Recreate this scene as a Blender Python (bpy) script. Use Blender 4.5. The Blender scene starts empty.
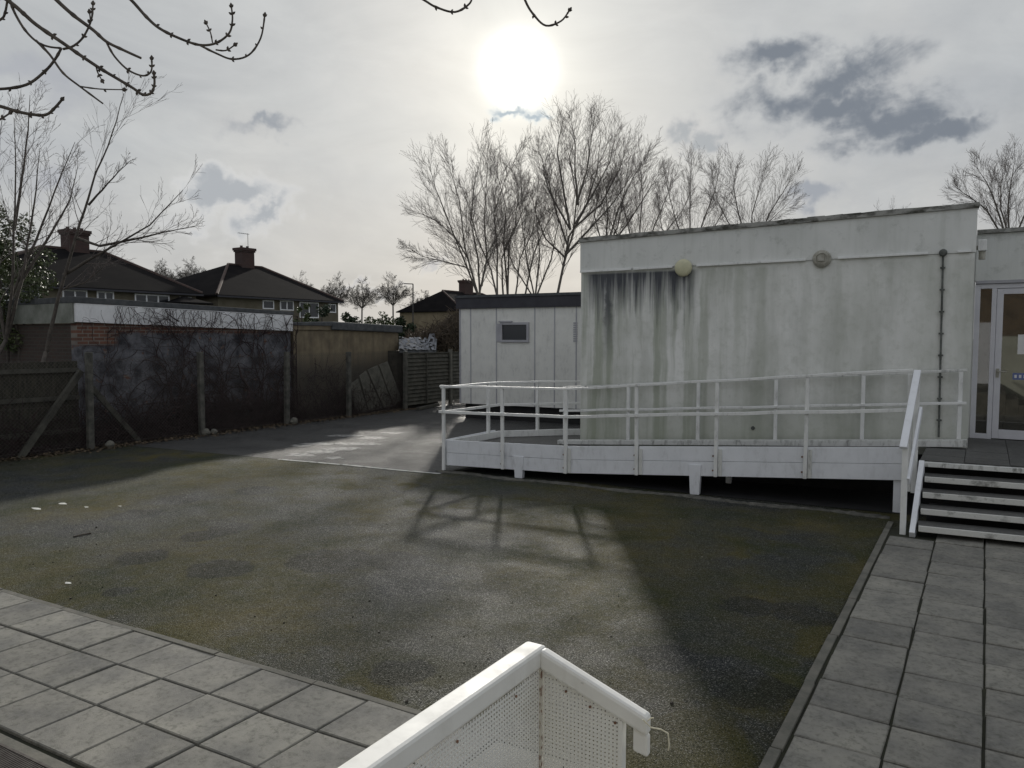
import bpy, bmesh, math, random
from mathutils import Vector, Matrix
R = math.radians
rng = random.Random(7)
scene = bpy.context.scene
COL = scene.collection

# ------------------------------------------------------------------ camera frame
H = 2.2; FPX = 750.0
PITCH = math.atan(48 / 750); PSI = math.atan(473 / 750 * math.cos(PITCH))
rt = Vector((math.cos(PSI), math.sin(PSI), 0)); f0 = Vector((-math.sin(PSI), math.cos(PSI), 0))
fw = f0 * math.cos(PITCH) - Vector((0, 0, math.sin(PITCH)))
upv = f0 * math.sin(PITCH) + Vector((0, 0, math.cos(PITCH)))
EYE = Vector((0, 0, H))
def ray(x, y): return fw + rt * ((x - 512) / FPX) + upv * ((384 - y) / FPX)
def at(x, y, d): return EYE + ray(x, y) * d
def onX(x, y, X): r = ray(x, y); return EYE + r * (X / r.x)
def onZ(x, y, z=0): r = ray(x, y); return EYE + r * ((z - H) / r.z)
def onL(x, y, A, B):
    r = ray(x, y); n = (-(B[1] - A[1]), B[0] - A[0])
    return EYE + r * ((A[0] * n[0] + A[1] * n[1]) / (r.x * n[0] + r.y * n[1]))

# ------------------------------------------------------------------ object helpers
BASE = {}
def tag(o, label=None, cat=None, group=None, kind=None):
    if label: o['label'] = label
    if cat: o['category'] = cat
    if group: o['group'] = group
    if kind: o['kind'] = kind
    return o
def thing(name, label, cat, loc, group=None):
    o = bpy.data.objects.new(name, None); COL.objects.link(o); o.empty_display_size = .2
    o.location = loc; BASE[o.name] = Vector(loc)
    return tag(o, label, cat, group)
class MB:
    def __init__(s): s.v = []; s.f = []
    def add(s, vs, fs):
        n = len(s.v); s.v += [tuple(v) for v in vs]; s.f += [tuple(i + n for i in f) for f in fs]; return s
    def hexa(s, p):  # 8 pts: bottom ring 0-3, top ring 4-7
        return s.add(p, [(3, 2, 1, 0), (4, 5, 6, 7), (0, 1, 5, 4), (1, 2, 6, 5), (2, 3, 7, 6), (3, 0, 4, 7)])
    def box(s, x0, x1, y0, y1, z0, z1):
        return s.hexa([(x0, y0, z0), (x1, y0, z0), (x1, y1, z0), (x0, y1, z0), (x0, y0, z1), (x1, y0, z1), (x1, y1, z1), (x0, y1, z1)])
    def bar(s, p, q, w, h, up=(0, 0, 1)):   # bar p->q, w sideways, h along up, centred
        p = Vector(p); q = Vector(q); d = (q - p).normalized(); sd = d.cross(Vector(up))
        if sd.length < 1e-4: sd = d.cross(Vector((1, 0, 0)))
        sd.normalize(); u = sd.cross(d).normalized(); a = sd * w / 2; b = u * h / 2
        return s.hexa([p - a - b, p + a - b, q + a - b, q - a - b, p - a + b, p + a + b, q + a + b, q - a + b])
    def slab(s, A, B, z0, z1, t0, t1, zb0=None, zb1=None):
        """wall along A->B (xy), thickness from t0 to t1 along the away normal; z may differ at B"""
        A = Vector((A[0], A[1], 0)); B = Vector((B[0], B[1], 0)); d = (B - A).normalized(); n = Vector((-d.y, d.x, 0))
        zb0 = z0 if zb0 is None else zb0; zb1 = z1 if zb1 is None else zb1
        P = lambda b, t, z: b + n * t + Vector((0, 0, z))
        return s.hexa([P(A, t0, z0), P(B, t0, zb0), P(B, t1, zb0), P(A, t1, z0), P(A, t0, z1), P(B, t0, zb1), P(B, t1, zb1), P(A, t1, z1)])
    def prism(s, poly, z0, z1):
        n = len(poly); vs = [(p[0], p[1], z0 if not callable(z0) else z0(p)) for p in poly] + [(p[0], p[1], z1 if not callable(z1) else z1(p)) for p in poly]
        return s.add(vs, [tuple(range(n))[::-1], tuple(range(n, 2 * n))] + [(i, (i + 1) % n, n + (i + 1) % n, n + i) for i in range(n)])
    def tube(s, pts, rad, k=6, cap=True):
        pts = [Vector(p) for p in pts]; m = len(pts)
        if not hasattr(rad, '__len__'): rad = [rad] * m
        n0 = len(s.v); prev = None
        for i, p in enumerate(pts):
            d = (pts[min(i + 1, m - 1)] - pts[max(i - 1, 0)])
            if d.length < 1e-9: d = Vector((0, 0, 1))
            d.normalize()
            if prev is None: a = d.cross(Vector((.31, .17, .93)));
            else: a = prev - d * prev.dot(d)
            if a.length < 1e-5: a = d.cross(Vector((1, 0, 0)))
            a.normalize(); prev = a; b = d.cross(a)
            for j in range(k):
                t = 2 * math.pi * j / k
                s.v.append(tuple(p + (a * math.cos(t) + b * math.sin(t)) * rad[i]))
        for i in range(m - 1):
            for j in range(k):
                a = n0 + i * k + j; b = n0 + i * k + (j + 1) % k
                s.f.append((a, b, b + k, a + k))
        if cap:
            s.f.append(tuple(n0 + j for j in range(k))[::-1]); s.f.append(tuple(n0 + (m - 1) * k + j for j in range(k)))
        return s
    def lathe(s, c, ax, prof, k=20):   # prof: (radius, along)
        c = Vector(c); ax = Vector(ax).normalized()
        pts = [c + ax * a for r, a in prof]; n0 = len(s.v)
        a_ = ax.cross(Vector((.3, .2, .9))).normalized(); b_ = ax.cross(a_)
        for (r, al), p in zip(prof, pts):
            for j in range(k):
                t = 2 * math.pi * j / k; s.v.append(tuple(p + (a_ * math.cos(t) + b_ * math.sin(t)) * max(r, 1e-4)))
        for i in range(len(prof) - 1):
            for j in range(k):
                a = n0 + i * k + j; b = n0 + i * k + (j + 1) % k; s.f.append((a, b, b + k, a + k))
        s.f.append(tuple(n0 + j for j in range(k))[::-1]); s.f.append(tuple(n0 + (len(prof) - 1) * k + j for j in range(k)))
        return s
    def build(s, name, mat, parent=None, base=None, smooth=False, bevel=0, label=None):
        off = BASE.get(parent.name, Vector()) if parent is not None else Vector(base or (0, 0, 0))
        me = bpy.data.meshes.new(name)
        me.from_pydata([(v[0] - off.x, v[1] - off.y, v[2] - off.z) for v in s.v], [], s.f); me.update()
        o = bpy.data.objects.new(name, me); COL.objects.link(o)
        mats = mat if isinstance(mat, (list, tuple)) else [mat]
        for m in mats: me.materials.append(m)
        if parent is not None: o.parent = parent
        else: o.location = off
        BASE[o.name] = off
        if len(s.v) < 60000:
            bm = bmesh.new(); bm.from_mesh(me); bmesh.ops.recalc_face_normals(bm, faces=bm.faces); bm.to_mesh(me); bm.free()
        if smooth:
            for p in me.polygons: p.use_smooth = True
        if bevel:
            b = o.modifiers.new('edge', 'BEVEL'); b.width = bevel; b.segments = 2; b.limit_method = 'ANGLE'
        if label: o['label'] = label
        return o

# ------------------------------------------------------------------ material helpers
class NT:
    def __init__(s, tree): s.t = tree; s.n = tree.nodes; s.l = tree.links
    def node(s, kind, ins=None, **props):
        n = s.n.new(kind)
        for k, v in props.items(): setattr(n, k, v)
        for k, v in (ins or {}).items():
            sock = n.inputs[k]
            if isinstance(v, bpy.types.NodeSocket): s.l.new(v, sock)
            else: sock.default_value = v
        return n
    def m(s, op, a, b=0.0, c=None, clamp=False):
        ins = {0: a, 1: b}
        if c is not None: ins[2] = c
        return s.node('ShaderNodeMath', ins, operation=op, use_clamp=clamp).outputs[0]
    def vm(s, op, a, b=(0, 0, 0)):
        n = s.node('ShaderNodeVectorMath', {0: a, 1: b}, operation=op)
        return n.outputs['Value'] if op in ('DOT_PRODUCT', 'LENGTH', 'DISTANCE') else n.outputs[0]
    def mix(s, f, a, b, mode='MIX'):
        n = s.node('ShaderNodeMix', None, data_type='RGBA', blend_type=mode)
        for i, v in ((0, f), (6, a), (7, b)):
            if isinstance(v, bpy.types.NodeSocket): s.l.new(v, n.inputs[i])
            else: n.inputs[i].default_value = v if i == 0 else (*v[:3], 1)
        return n.outputs[2]
    def noise(s, vec, scale, detail=4, rough=.55, dist=0):
        return s.node('ShaderNodeTexNoise', {'Vector': vec, 'Scale': scale, 'Detail': detail, 'Roughness': rough, 'Distortion': dist}).outputs['Fac']
    def vor(s, vec, scale, feat='F1', out='Distance'):
        return s.node('ShaderNodeTexVoronoi', {'Vector': vec, 'Scale': scale}, feature=feat).outputs[out]
    def map(s, v, a, b, c=0.0, d=1.0, smooth=False):
        return s.node('ShaderNodeMapRange', {0: v, 1: a, 2: b, 3: c, 4: d}, interpolation_type='SMOOTHSTEP' if smooth else 'LINEAR').outputs[0]
    def scale(s, vec, sc):
        return s.vm('MULTIPLY', vec, sc)
    def sep(s, vec): n = s.node('ShaderNodeSeparateXYZ', {0: vec}); return n.outputs[0], n.outputs[1], n.outputs[2]
    def comb(s, x, y, z): return s.node('ShaderNodeCombineXYZ', {0: x, 1: y, 2: z}).outputs[0]
def material(name):
    m = bpy.data.materials.new(name); m.use_nodes = True; t = NT(m.node_tree); t.n.clear()
    out = t.n.new('ShaderNodeOutputMaterial'); b = t.n.new('ShaderNodeBsdfPrincipled'); t.l.new(b.outputs[0], out.inputs[0])
    t.b = b; t.out = out
    t.obj = t.n.new('ShaderNodeTexCoord').outputs['Object']
    t.pos = t.n.new('ShaderNodeNewGeometry').outputs['Position']
    return m, t
def fin(t, col, rough=.7, bump=None, strength=.3, dist=.01, metal=0, spec=None):
    for k, v in (('Base Color', col), ('Roughness', rough), ('Metallic', metal)):
        if isinstance(v, bpy.types.NodeSocket): t.l.new(v, t.b.inputs[k])
        else: t.b.inputs[k].default_value = (*v, 1) if k == 'Base Color' else v
    if spec is not None: t.b.inputs['Specular IOR Level'].default_value = spec
    if bump is not None:
        bp = t.node('ShaderNodeBump', {'Height': bump, 'Strength': strength, 'Distance': dist})
        t.l.new(bp.outputs[0], t.b.inputs['Normal'])
def simple(name, c1, c2, scale=6, rough=.7, bump=.3, stretch=(1, 1, 1), metal=0, lo=.35, hi=.68, fine=60, dist=.004, spec=None):
    m, t = material(name); v = t.scale(t.obj, stretch)
    n = t.noise(v, scale, 5, .6); f = t.noise(v, fine, 3)
    k = t.map(n, lo, hi); k = t.m('ADD', k, t.m('MULTIPLY', t.m('SUBTRACT', f, .5), .5), clamp=True)
    fin(t, t.mix(k, c1, c2), t.map(n, 0, 1, rough - .1, min(1, rough + .1)), f, bump, dist, metal, spec)
    return m

# painted timber: off-white, grime in patches and chipped spots
def paint(name, c, grime=(.16, .16, .14), amount=.5, chips=True, rough=.5, hs=1.0):
    m, t = material(name)
    n = t.noise(t.obj, 2.2, 6, .65); n2 = t.noise(t.scale(t.obj, (1, 1, .35)), 14, 5, .65)
    g = t.m('MULTIPLY', t.map(n2, .5, .78), t.map(n, .35, .65))
    col = t.mix(t.map(n, .3, .7), c, tuple(x * .86 for x in c))
    col = t.mix(t.m('MULTIPLY', g, amount), col, grime)
    if chips:
        ch = t.map(t.noise(t.scale(t.obj, (1, 1, 2.2)), 24, 4, .7), .69, .72)
        ch = t.m('MULTIPLY', ch, t.map(n, .5, .6))
        col = t.mix(t.m('MULTIPLY', ch, .85), col, (.09, .08, .065))
    fin(t, col, t.map(n2, .2, .8, rough - .1, rough + .15), n2, .25, .003)
    return m
M = {}
M['white'] = paint('white_paint', (.80, .82, .86), amount=.4)
M['rail'] = paint('rail_paint', (.80, .81, .80), amount=.6)
M['rail_dirty'] = paint('weathered_paint', (.68, .69, .67), grime=(.07, .07, .06), amount=1.5)
M['kerb_peel'] = simple('peeling_kerb_paint', (.50, .51, .50), (.17, .17, .155), 17, .8, .5, stretch=(1, 1, 2.0), lo=.46, hi=.62)
M['nosing'] = simple('worn_nosing', (.60, .60, .57), (.13, .13, .12), 6, .8, .4, lo=.52, hi=.72)
M['side_fascia'] = simple('dirty_fascia', (.27, .28, .25), (.15, .16, .135), 3, .7, .2)
M['post'] = simple('post_concrete', (.05, .05, .044), (.13, .125, .108), 7, .9, .6)
M['cabin'] = paint('cabin_panel', (.78, .78, .74), grime=(.3, .3, .29), amount=.6, chips=False)
M['fascia'] = paint('fascia_paint', (.86, .87, .89), grime=(.3, .3, .3), amount=.5, chips=False)
M['frame'] = simple('grey_frame', (.42, .42, .45), (.34, .34, .37), 3, .45, .05)
M['alu'] = simple('door_frame', (.66, .66, .70), (.58, .58, .62), 3, .4, .05)
M['black'] = simple('dark_fascia', (.022, .022, .03), (.04, .04, .05), 4, .55, .2)
M['void'] = simple('skirt_and_shade_dark', (.012, .012, .014), (.025, .025, .025), 5, .9, .3)  # cabin skirt; also painted as the shade beneath the ramp
M['felt'] = simple('roof_felt', (.05, .055, .06), (.1, .105, .11), 8, .85, .6)
M['coping'] = simple('weathered_coping', (.33, .33, .31), (.05, .05, .04), 5, .9, .8, lo=.42, hi=.62, stretch=(1, 1, 2))
M['concrete'] = simple('concrete', (.10, .10, .085), (.18, .17, .145), 6, .9, .6)
M['soil'] = simple('soil', (.010, .009, .007), (.026, .022, .016), 4, .95, 1, fine=40, dist=.03)
M['timber_old'] = simple('old_timber', (.022, .022, .016), (.065, .06, .045), 5, .9, .6, stretch=(1, 4, 1))
M['timber_grey'] = simple('grey_timber', (.045, .045, .037), (.10, .096, .08), 5, .9, .6)
M['timber_pale'] = simple('pale_timber', (.10, .10, .085), (.19, .185, .155), 5, .9, .6)
M['wire'] = simple('galvanised_wire', (.10, .09, .08), (.06, .05, .045), 20, .8, .1)
M['vine'] = simple('vine_stem', (.022, .014, .015), (.05, .03, .03), 20, .85, .5)
M['bark'] = simple('bark', (.05, .042, .036), (.11, .095, .08), 14, .9, .7, fine=80, dist=.01)
M['bark_far'] = simple('bark_far', (.10, .09, .08), (.16, .145, .125), 3, .9, .2)  # paler bark, distance haze put into its colour
M['twig'] = simple('twig', (.10, .085, .08), (.16, .135, .125), 20, .8, .4)
M['leaf'] = simple('evergreen_leaf', (.035, .055, .018), (.10, .12, .045), 3, .55, .2, fine=20)
M['leaf_dark'] = simple('conifer_leaf', (.015, .03, .015), (.04, .06, .025), 2, .7, .2)
M['bramble'] = simple('bramble', (.05, .04, .03), (.13, .10, .07), 4, .9, .3)
M['litter'] = simple('leaf_litter', (.05, .035, .022), (.16, .12, .075), 9, .9, .3)
M['gritmix'] = simple('grit_mix', (.03, .025, .02), (.3, .28, .22), 1.3, .9, .1, lo=.45, hi=.62)
M['wood_strip'] = M['concrete']
M['brown'] = simple('dark_joinery', (.03, .028, .027), (.05, .045, .04), 5, .6, .2)
M['yellow_lamp'] = simple('yellowed_diffuser', (.62, .60, .42), (.5, .49, .33), 5, .4, .05)
M['lamp_grey'] = simple('lamp_housing', (.42, .41, .36), (.25, .24, .2), 14, .6, .2)
M['pipe_dark'] = simple('stained_pipe', (.13, .14, .13), (.04, .045, .04), 10, .6, .3)
M['rust'] = simple('rust', (.12, .05, .025), (.25, .14, .09), 30, .8, .3)
M['tarp'] = simple('tarpaulin', (.30, .31, .34), (.10, .105, .11), 5, .95, .2, spec=.02)
M['tile'] = None
M['paper'] = simple('paper_scrap', (.7, .7, .66), (.5, .5, .46), 20, .8, .1)
M['stringy'] = simple('string', (.75, .72, .58), (.6, .56, .42), 40, .8, .2)
M['meshpaint'] = paint('balustrade_paint', (.84, .84, .81), grime=(.4, .38, .33), amount=.6, chips=True, rough=.6)
M['rusty_strip'] = simple('rusty_strip', (.62, .60, .54), (.20, .11, .07), 90, .7, .3, lo=.5, hi=.62)
M['bluesign'] = simple('blue_plate', (.10, .14, .32), (.12, .16, .35), 3, .4, 0)
M['whitesign'] = simple('white_plate', (.7, .7, .7), (.65, .65, .65), 3, .4, 0)

def brick(name, c1, c2, mortar, axes='yz', painted=None, scale=1.0):
    m, t = material(name); x, y, z = t.sep(t.pos)
    v = t.comb({'y': y, 'x': x}[axes[0]], z, 0)
    b = t.node('ShaderNodeTexBrick', {'Vector': v, 'Color1': (*c1, 1), 'Color2': (*c2, 1), 'Mortar': (*mortar, 1), 'Scale': 1.0, 'Mortar Size': .011, 'Brick Width': .225 * scale, 'Row Height': .075 * scale, 'Mortar Smooth': .2})
    n = t.noise(t.pos, 2.5, 5); n2 = t.noise(t.pos, 30, 4)
    col = t.mix(t.map(n, .3, .7), b.outputs[0], (.06, .05, .045), 'MIX')
    col = t.mix(.45, b.outputs[0], col)
    bump = t.m('ADD', t.m('MULTIPLY', t.m('SUBTRACT', 1.0, b.outputs['Fac']), .7), t.m('MULTIPLY', n2, .3))
    if painted:
        # flaking pale paint everywhere except the top near corner, with grubby clouds
        bare = t.m('MULTIPLY', t.map(t.m('ADD', y, t.m('MULTIPLY', t.noise(t.pos, 5, 4), .8)), 9.4, 9.2), t.map(z, 1.98, 2.05)); bare = t.m('ADD', bare, t.map(t.noise(t.pos, 5, 5), .62, .66), clamp=True)
        top = t.map(t.m('ADD', z, t.m('MULTIPLY', t.noise(t.pos, 6, 4), .25)), 2.36, 2.44); bare = t.m('MAXIMUM', bare, top)
        pc = t.mix(t.map(t.noise(t.pos, 3.2, 6, .65), .36, .64), painted, (.035, .035, .042))
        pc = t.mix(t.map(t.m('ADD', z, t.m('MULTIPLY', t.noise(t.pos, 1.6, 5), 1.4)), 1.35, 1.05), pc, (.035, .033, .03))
        col = t.mix(bare, pc, col)
    fin(t, col, .88, bump, .5, .01)
    return m
M['brick_side'] = brick('brick_side', (.065, .04, .03), (.045, .03, .025), (.06, .055, .045), 'xz')  # side brick darkened, shade of the ivy put into its colour
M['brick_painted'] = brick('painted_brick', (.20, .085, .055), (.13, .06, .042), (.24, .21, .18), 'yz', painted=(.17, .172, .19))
M['brick_chimney'] = brick('chimney_brick', (.075, .038, .032), (.055, .03, .027), (.06, .05, .045), 'yz', scale=2)
M['brick_school'] = brick('school_brick', (.23, .15, .08), (.16, .10, .055), (.2, .18, .15), 'xz')

def render_wall():   # stained white render of the main block
    m, t = material('stained_render'); x, y, z = t.sep(t.obj)
    p = t.obj
    wp = t.vm('ADD', p, t.comb(t.m('MULTIPLY', t.m('SUBTRACT', t.noise(p, 2.5, 4), .5), .09), 0, 0))
    st = t.noise(t.scale(wp, (6.5, .3, .28)), 1.0, 4, .55); st2 = t.noise(t.scale(p, (22, .3, .5)), 1.0, 3)
    st3 = t.noise(t.scale(wp, (3.0, .3, .35)), 1.0, 5, .6)
    big = t.noise(p, .8, 6, .6); fine = t.noise(p, 9, 6, .65)
    col = t.mix(t.map(big, .35, .65), (.80, .805, .785), (.64, .65, .62))
    gp = t.noise(t.scale(wp, (1, 1, .7)), 1.6, 6, .65)
    col = t.mix(t.m('MULTIPLY', t.map(gp, .45, .72), .34), col, (.38, .40, .34))
    col = t.mix(t.m('MULTIPLY', t.map(fine, .5, .75), .35), col, (.36, .38, .32))
    # green-grey algae runs below the conduit line
    below = t.map(z, 3.25, 3.2)
    run = t.m('MULTIPLY', t.map(st3, .46, .66), below)
    col = t.mix(t.m('MULTIPLY', run, .30), col, (.22, .24, .19))
    left = t.map(x, 3.3, 1.2)
    run2 = t.m('MULTIPLY', t.m('MULTIPLY', t.map(st, .45, .62), below), t.map(left, 0, 1, .10, .72))
    col = t.mix(run2, col, (.28, .31, .235))
    # nearly black streaks hanging from the conduit at the left end
    hz = t.m('ADD', z, t.m('MULTIPLY', t.m('SUBTRACT', st2, .5), 1.3)); hz = t.m('ADD', hz, t.m('MULTIPLY', t.m('SUBTRACT', st, .5), 1.2))
    blk = t.m('MULTIPLY', t.m('MULTIPLY', t.map(hz, 2.5, 3.15), below), t.m('MULTIPLY', t.map(x, 1.95, 1.75), t.map(x, .02, .2)))
    big_streak = t.m('MULTIPLY', t.m('MULTIPLY', t.map(t.m('ABSOLUTE', t.m('ADD', t.m('SUBTRACT', x, .47), t.m('MULTIPLY', t.m('SUBTRACT', fine, .5), .12))), .12, .03), below), t.map(z, 1.7, 2.7))
    blk = t.m('MAXIMUM', blk, t.m('MULTIPLY', big_streak, .9))
    col = t.mix(t.m('MULTIPLY', blk, .92), col, (.035, .038, .055))
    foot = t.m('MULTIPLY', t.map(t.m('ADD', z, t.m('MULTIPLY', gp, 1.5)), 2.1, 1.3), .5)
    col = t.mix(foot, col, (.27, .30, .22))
    fin(t, col, .85, t.noise(p, 70, 3), .25, .004)
    return m
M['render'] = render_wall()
def band_wall():
    m, t = material('painted_band'); p = t.obj
    st = t.noise(t.scale(p, (9, .3, .9)), 1.0, 5, .6); big = t.noise(p, 1.3, 5, .6)
    col = t.mix(t.map(big, .3, .7), (.70, .71, .69), (.58, .595, .575))
    col = t.mix(t.m('MULTIPLY', t.map(st, .48, .75), .25), col, (.33, .35, .30))
    col = t.mix(t.m('MULTIPLY', t.map(t.noise(p, 5, 6, .7), .55, .75), .5), col, (.25, .27, .24))
    fin(t, col, .8, t.noise(p, 70, 3), .2, .004); return m
M['band'] = band_wall()
def tan_wall():
    m, t = material('tan_render'); p = t.pos; x, y, z = t.sep(p)
    st = t.noise(t.scale(p, (5, 5, .6)), 1.0, 5, .6); big = t.noise(p, 2.0, 6, .65)
    col = t.mix(t.map(big, .35, .65), (.26, .215, .14), (.15, .12, .08))
    col = t.mix(t.m('MULTIPLY', t.map(st, .45, .7), .5), col, (.06, .05, .04))
    low = t.map(t.m('ADD', z, t.m('MULTIPLY', big, .9)), 2.2, 1.7)
    col = t.mix(t.m('MULTIPLY', low, .8), col, (.055, .052, .045))
    fin(t, col, .9, t.noise(p, 40, 3), .3, .005); return m
M['tan'] = tan_wall()
M['pale_wall'] = simple('pale_wall', (.55, .57, .48), (.42, .43, .36), 1.5, .9, .3)
M['tan_brick'] = simple('tan_brick', (.24, .20, .13), (.18, .145, .095), 1.2, .9, .3)
M['pebble'] = simple('pebbledash', (.14, .125, .09), (.10, .088, .06), 1.2, .9, .4)
def tile_mat():
    m, t = material('roof_tile'); x, y, z = t.sep(t.pos)
    w = t.m('FRACT', t.m('MULTIPLY', z, 6.5)); n = t.noise(t.pos, .6, 5); n2 = t.noise(t.scale(t.pos, (3, 3, 8)), 1, 3)
    col = t.mix(t.map(n, .35, .65), (.007, .007, .008), (.015, .014, .014)); col = t.mix(t.m('MULTIPLY', n2, .5), col, (.022, .02, .021))
    col = t.mix(t.m('MULTIPLY', t.map(w, .15, 0), .5), col, (.015, .013, .013))
    fin(t, col, .95, w, .6, .03, spec=.03); return m
M['tile'] = tile_mat()
M['ridge'] = simple('ridge_tile', (.05, .04, .036), (.10, .06, .05), 4, .9, .3)
def glass(name, tint=(.05, .055, .06), rough=.03):
    m, t = material(name); n = t.noise(t.obj, 3, 3)
    fin(t, t.mix(n, tint, tuple(c * 1.5 for c in tint)), rough, None, spec=1.0)
    t.b.inputs['IOR'].default_value = 1.6
    return m
M['pane'] = glass('dark_window_glass', (.02, .022, .026), .15); M['pane'].node_tree.nodes['Principled BSDF'].inputs['Specular IOR Level'].default_value = .4
M['door_glass'] = glass('door_glass', (.028, .026, .02), .02)

def clamp01(v): return max(0, min(1, v))
def tarmac(name, mossy=True):
    m, t = material(name); p = t.pos; x, y, z = t.sep(p)
    big = t.noise(p, .42, 6, .62); mid = t.noise(p, 1.7, 6, .6, .4); med = t.noise(p, 7, 4); fine = t.noise(p, 60, 3, .7)
    grain = t.vor(p, 170, out='Color'); gr = t.sep(grain)[0]
    if mossy:
        col = t.mix(t.map(mid, .35, .65), (.020, .024, .026), (.044, .048, .050))
        moss = t.m('MULTIPLY', t.map(big, .39, .57), t.map(med, .3, .6, .6, 1.0))
        edge = t.m('MAXIMUM', t.map(x, -2.0, -1.1), t.map(y, 4.6, 3.4)); edge = t.m('MULTIPLY', edge, t.map(mid, .36, .55))
        far = t.m('MULTIPLY', t.map(y, 6.0, 7.5), t.map(y, 9.6, 8.6)); far = t.m('MULTIPLY', far, t.map(mid, .42, .6))
        moss = t.m('MAXIMUM', moss, t.m('MAXIMUM', edge, far))
        col = t.mix(t.m('MULTIPLY', moss, .92), col, t.mix(t.map(t.noise(p, .9, 4), .35, .65), (.050, .057, .022), (.124, .106, .042)))
        spots = None
        for px, py, r in ((664, 656, .22), (746, 606, .22), (805, 614, .26), (752, 688, .27), (180, 499, .3), (138, 514, .28), (84, 530, .3), (201, 536, .22), (230, 528, .25), (256, 490, .3), (120, 591, .14), (141, 557, .25), (220, 569, .3), (330, 560, .4), (395, 560, .3), (400, 672, .2), (440, 500, .3)):
            c = onZ(px, py); v = t.vm('SUBTRACT', p, (c.x, c.y, 0))
            d = t.m('ADD', t.vm('LENGTH', v), t.m('MULTIPLY', t.m('SUBTRACT', t.noise(p, 4.5, 5), .5), .34))
            sm = t.map(d, r * 1.1, r * .92)
            spots = sm if spots is None else t.m('MAXIMUM', spots, sm)
        col = t.mix(t.m('MULTIPLY', spots, .6), col, (.020, .022, .026))
    else:
        col = t.mix(t.map(mid, .35, .65), (.060, .060, .062), (.088, .087, .086))
        crk = t.map(t.vor(t.m('ADD', 0, 0) and p or p, .9, 'DISTANCE_TO_EDGE'), .012, .0)
        col = t.mix(t.m('MULTIPLY', crk, .6), col, (.02, .02, .02))
    col = t.mix(t.m('MULTIPLY', t.map(gr, .87, .96), t.map(moss, 0, 1, .85, .35) if mossy else .45), col, (.27, .27, .24))
    col = t.mix(t.m('MULTIPLY', t.map(gr, .40, .1), .65), col, (.012, .015, .014))
    h = t.m('ADD', t.m('MULTIPLY', t.vor(p, 170), -1.0), t.m('MULTIPLY', fine, .6))
    fin(t, col, t.map(mid, .3, .7, .52, .72) if mossy else t.map(mid, .35, .65, .34, .6), h, .95, .008, spec=.25)
    if mossy: t.l.new(t.m('MULTIPLY', t.map(gr, .3, .95, .06, .5), t.map(moss, 0, 1, 1.0, .25)), t.b.inputs['Specular IOR Level'])
    return m
M['tarmac'] = tarmac('mossy_tarmac'); M['tarmac2'] = tarmac('drive_tarmac', False)
M['wornline'] = simple('worn_line', (.60, .60, .57), (.14, .14, .13), 7, .8, .4, lo=.5, hi=.64)
M['palemark'] = simple('pale_mark', (.30, .30, .29), (.08, .08, .08), 9, .6, .4, lo=.42, hi=.6)
def slabmat(name, c1, c2):
    m, t = material(name); isl = t.n.new('ShaderNodeNewGeometry').outputs['Random Per Island']
    off = t.vm('ADD', t.pos, t.comb(t.m('MULTIPLY', isl, 37.0), t.m('MULTIPLY', isl, 91.0), 0))
    n = t.noise(off, 2.6, 6, .62); n2 = t.noise(t.pos, 26, 5, .7); f = t.noise(t.pos, 160, 2)
    col = t.mix(t.map(n, .32, .68), c1, c2)
    col = t.mix(1.0, col, t.comb(t.map(isl, 0, 1, .84, 1.12), t.map(isl, 0, 1, .84, 1.12), t.map(isl, 0, 1, .85, 1.12)), 'MULTIPLY')
    col = t.mix(t.m('MULTIPLY', t.map(n2, .52, .72), .3), col, (.30, .29, .26))
    col = t.mix(t.m('MULTIPLY', t.map(n2, .50, .32), .6), col, (.06, .062, .046))
    lich = t.map(t.vor(t.pos, 9), .06, .03); lich = t.m('MULTIPLY', lich, t.map(t.noise(t.pos, 2, 3), .5, .56))
    col = t.mix(t.m('MULTIPLY', lich, .7), col, (.32, .31, .27))
    fin(t, col, .8, t.m('ADD', f, n2), .35, .004); return m
M['slab'] = slabmat('concrete_slab', (.140, .138, .128), (.270, .260, .225))
M['joint'] = simple('joint_moss', (.014, .015, .009), (.03, .032, .016), 8, .95, .5)
M['deck'] = slabmat('deck_slab', (.07, .07, .068), (.10, .10, .097))
M['grass'] = simple('far_ground', (.03, .04, .018), (.05, .055, .03), .2, .95, .3, fine=4)

# ------------------------------------------------------------------ ground and paving (setting)
def sheet(name, poly, z, mat, kind='structure'):
    b = MB(); b.add([(p[0], p[1], z) for p in poly], [tuple(range(len(poly)))]); o = b.build(name, mat); o['kind'] = kind
    if o.data.polygons[0].normal.z < 0: o.data.flip_normals()
    return o
sheet('ground', [(-500, -400), (400, -400), (400, 600), (-500, 600)], -.03, M['grass'])
sheet('yard_tarmac', [(-16.0, -6), (6, -6), (6, 26), (-16, 26)], -.004, M['tarmac'])
sheet('drive_tarmac', [(-15.2, 8.5), (-9.9, 9.13), (-7.29, 9.43), (-7.2, 12), (-5.0, 16), (-5, 26), (-15.2, 26)], 0, M['tarmac2'])
sheet('soil_strip', [(-18, -5), (-14.75, -5), (-14.62, 3), (-14.72, 6), (-14.55, 9), (-14.62, 12), (-14.5, 15), (-14.6, 26), (-18, 26)], .004, M['soil'])
sheet('under_ramp_ground', [(-7.2, 9.83), (-5.3, 10.02), (-3.2, 10.12), (-.85, 10.32), (3, 10.6), (3, 13.5), (-5.7, 13.0)], .004, M['void'])  # near-black colour paints the shade under the ramp onto the ground
b = MB()   # rough worn seam line between the two surfacings
pts = [(-10.6, 9.02), (-9.9, 9.13), (-9.0, 9.25), (-8.1, 9.33), (-7.3, 9.44)]
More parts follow.
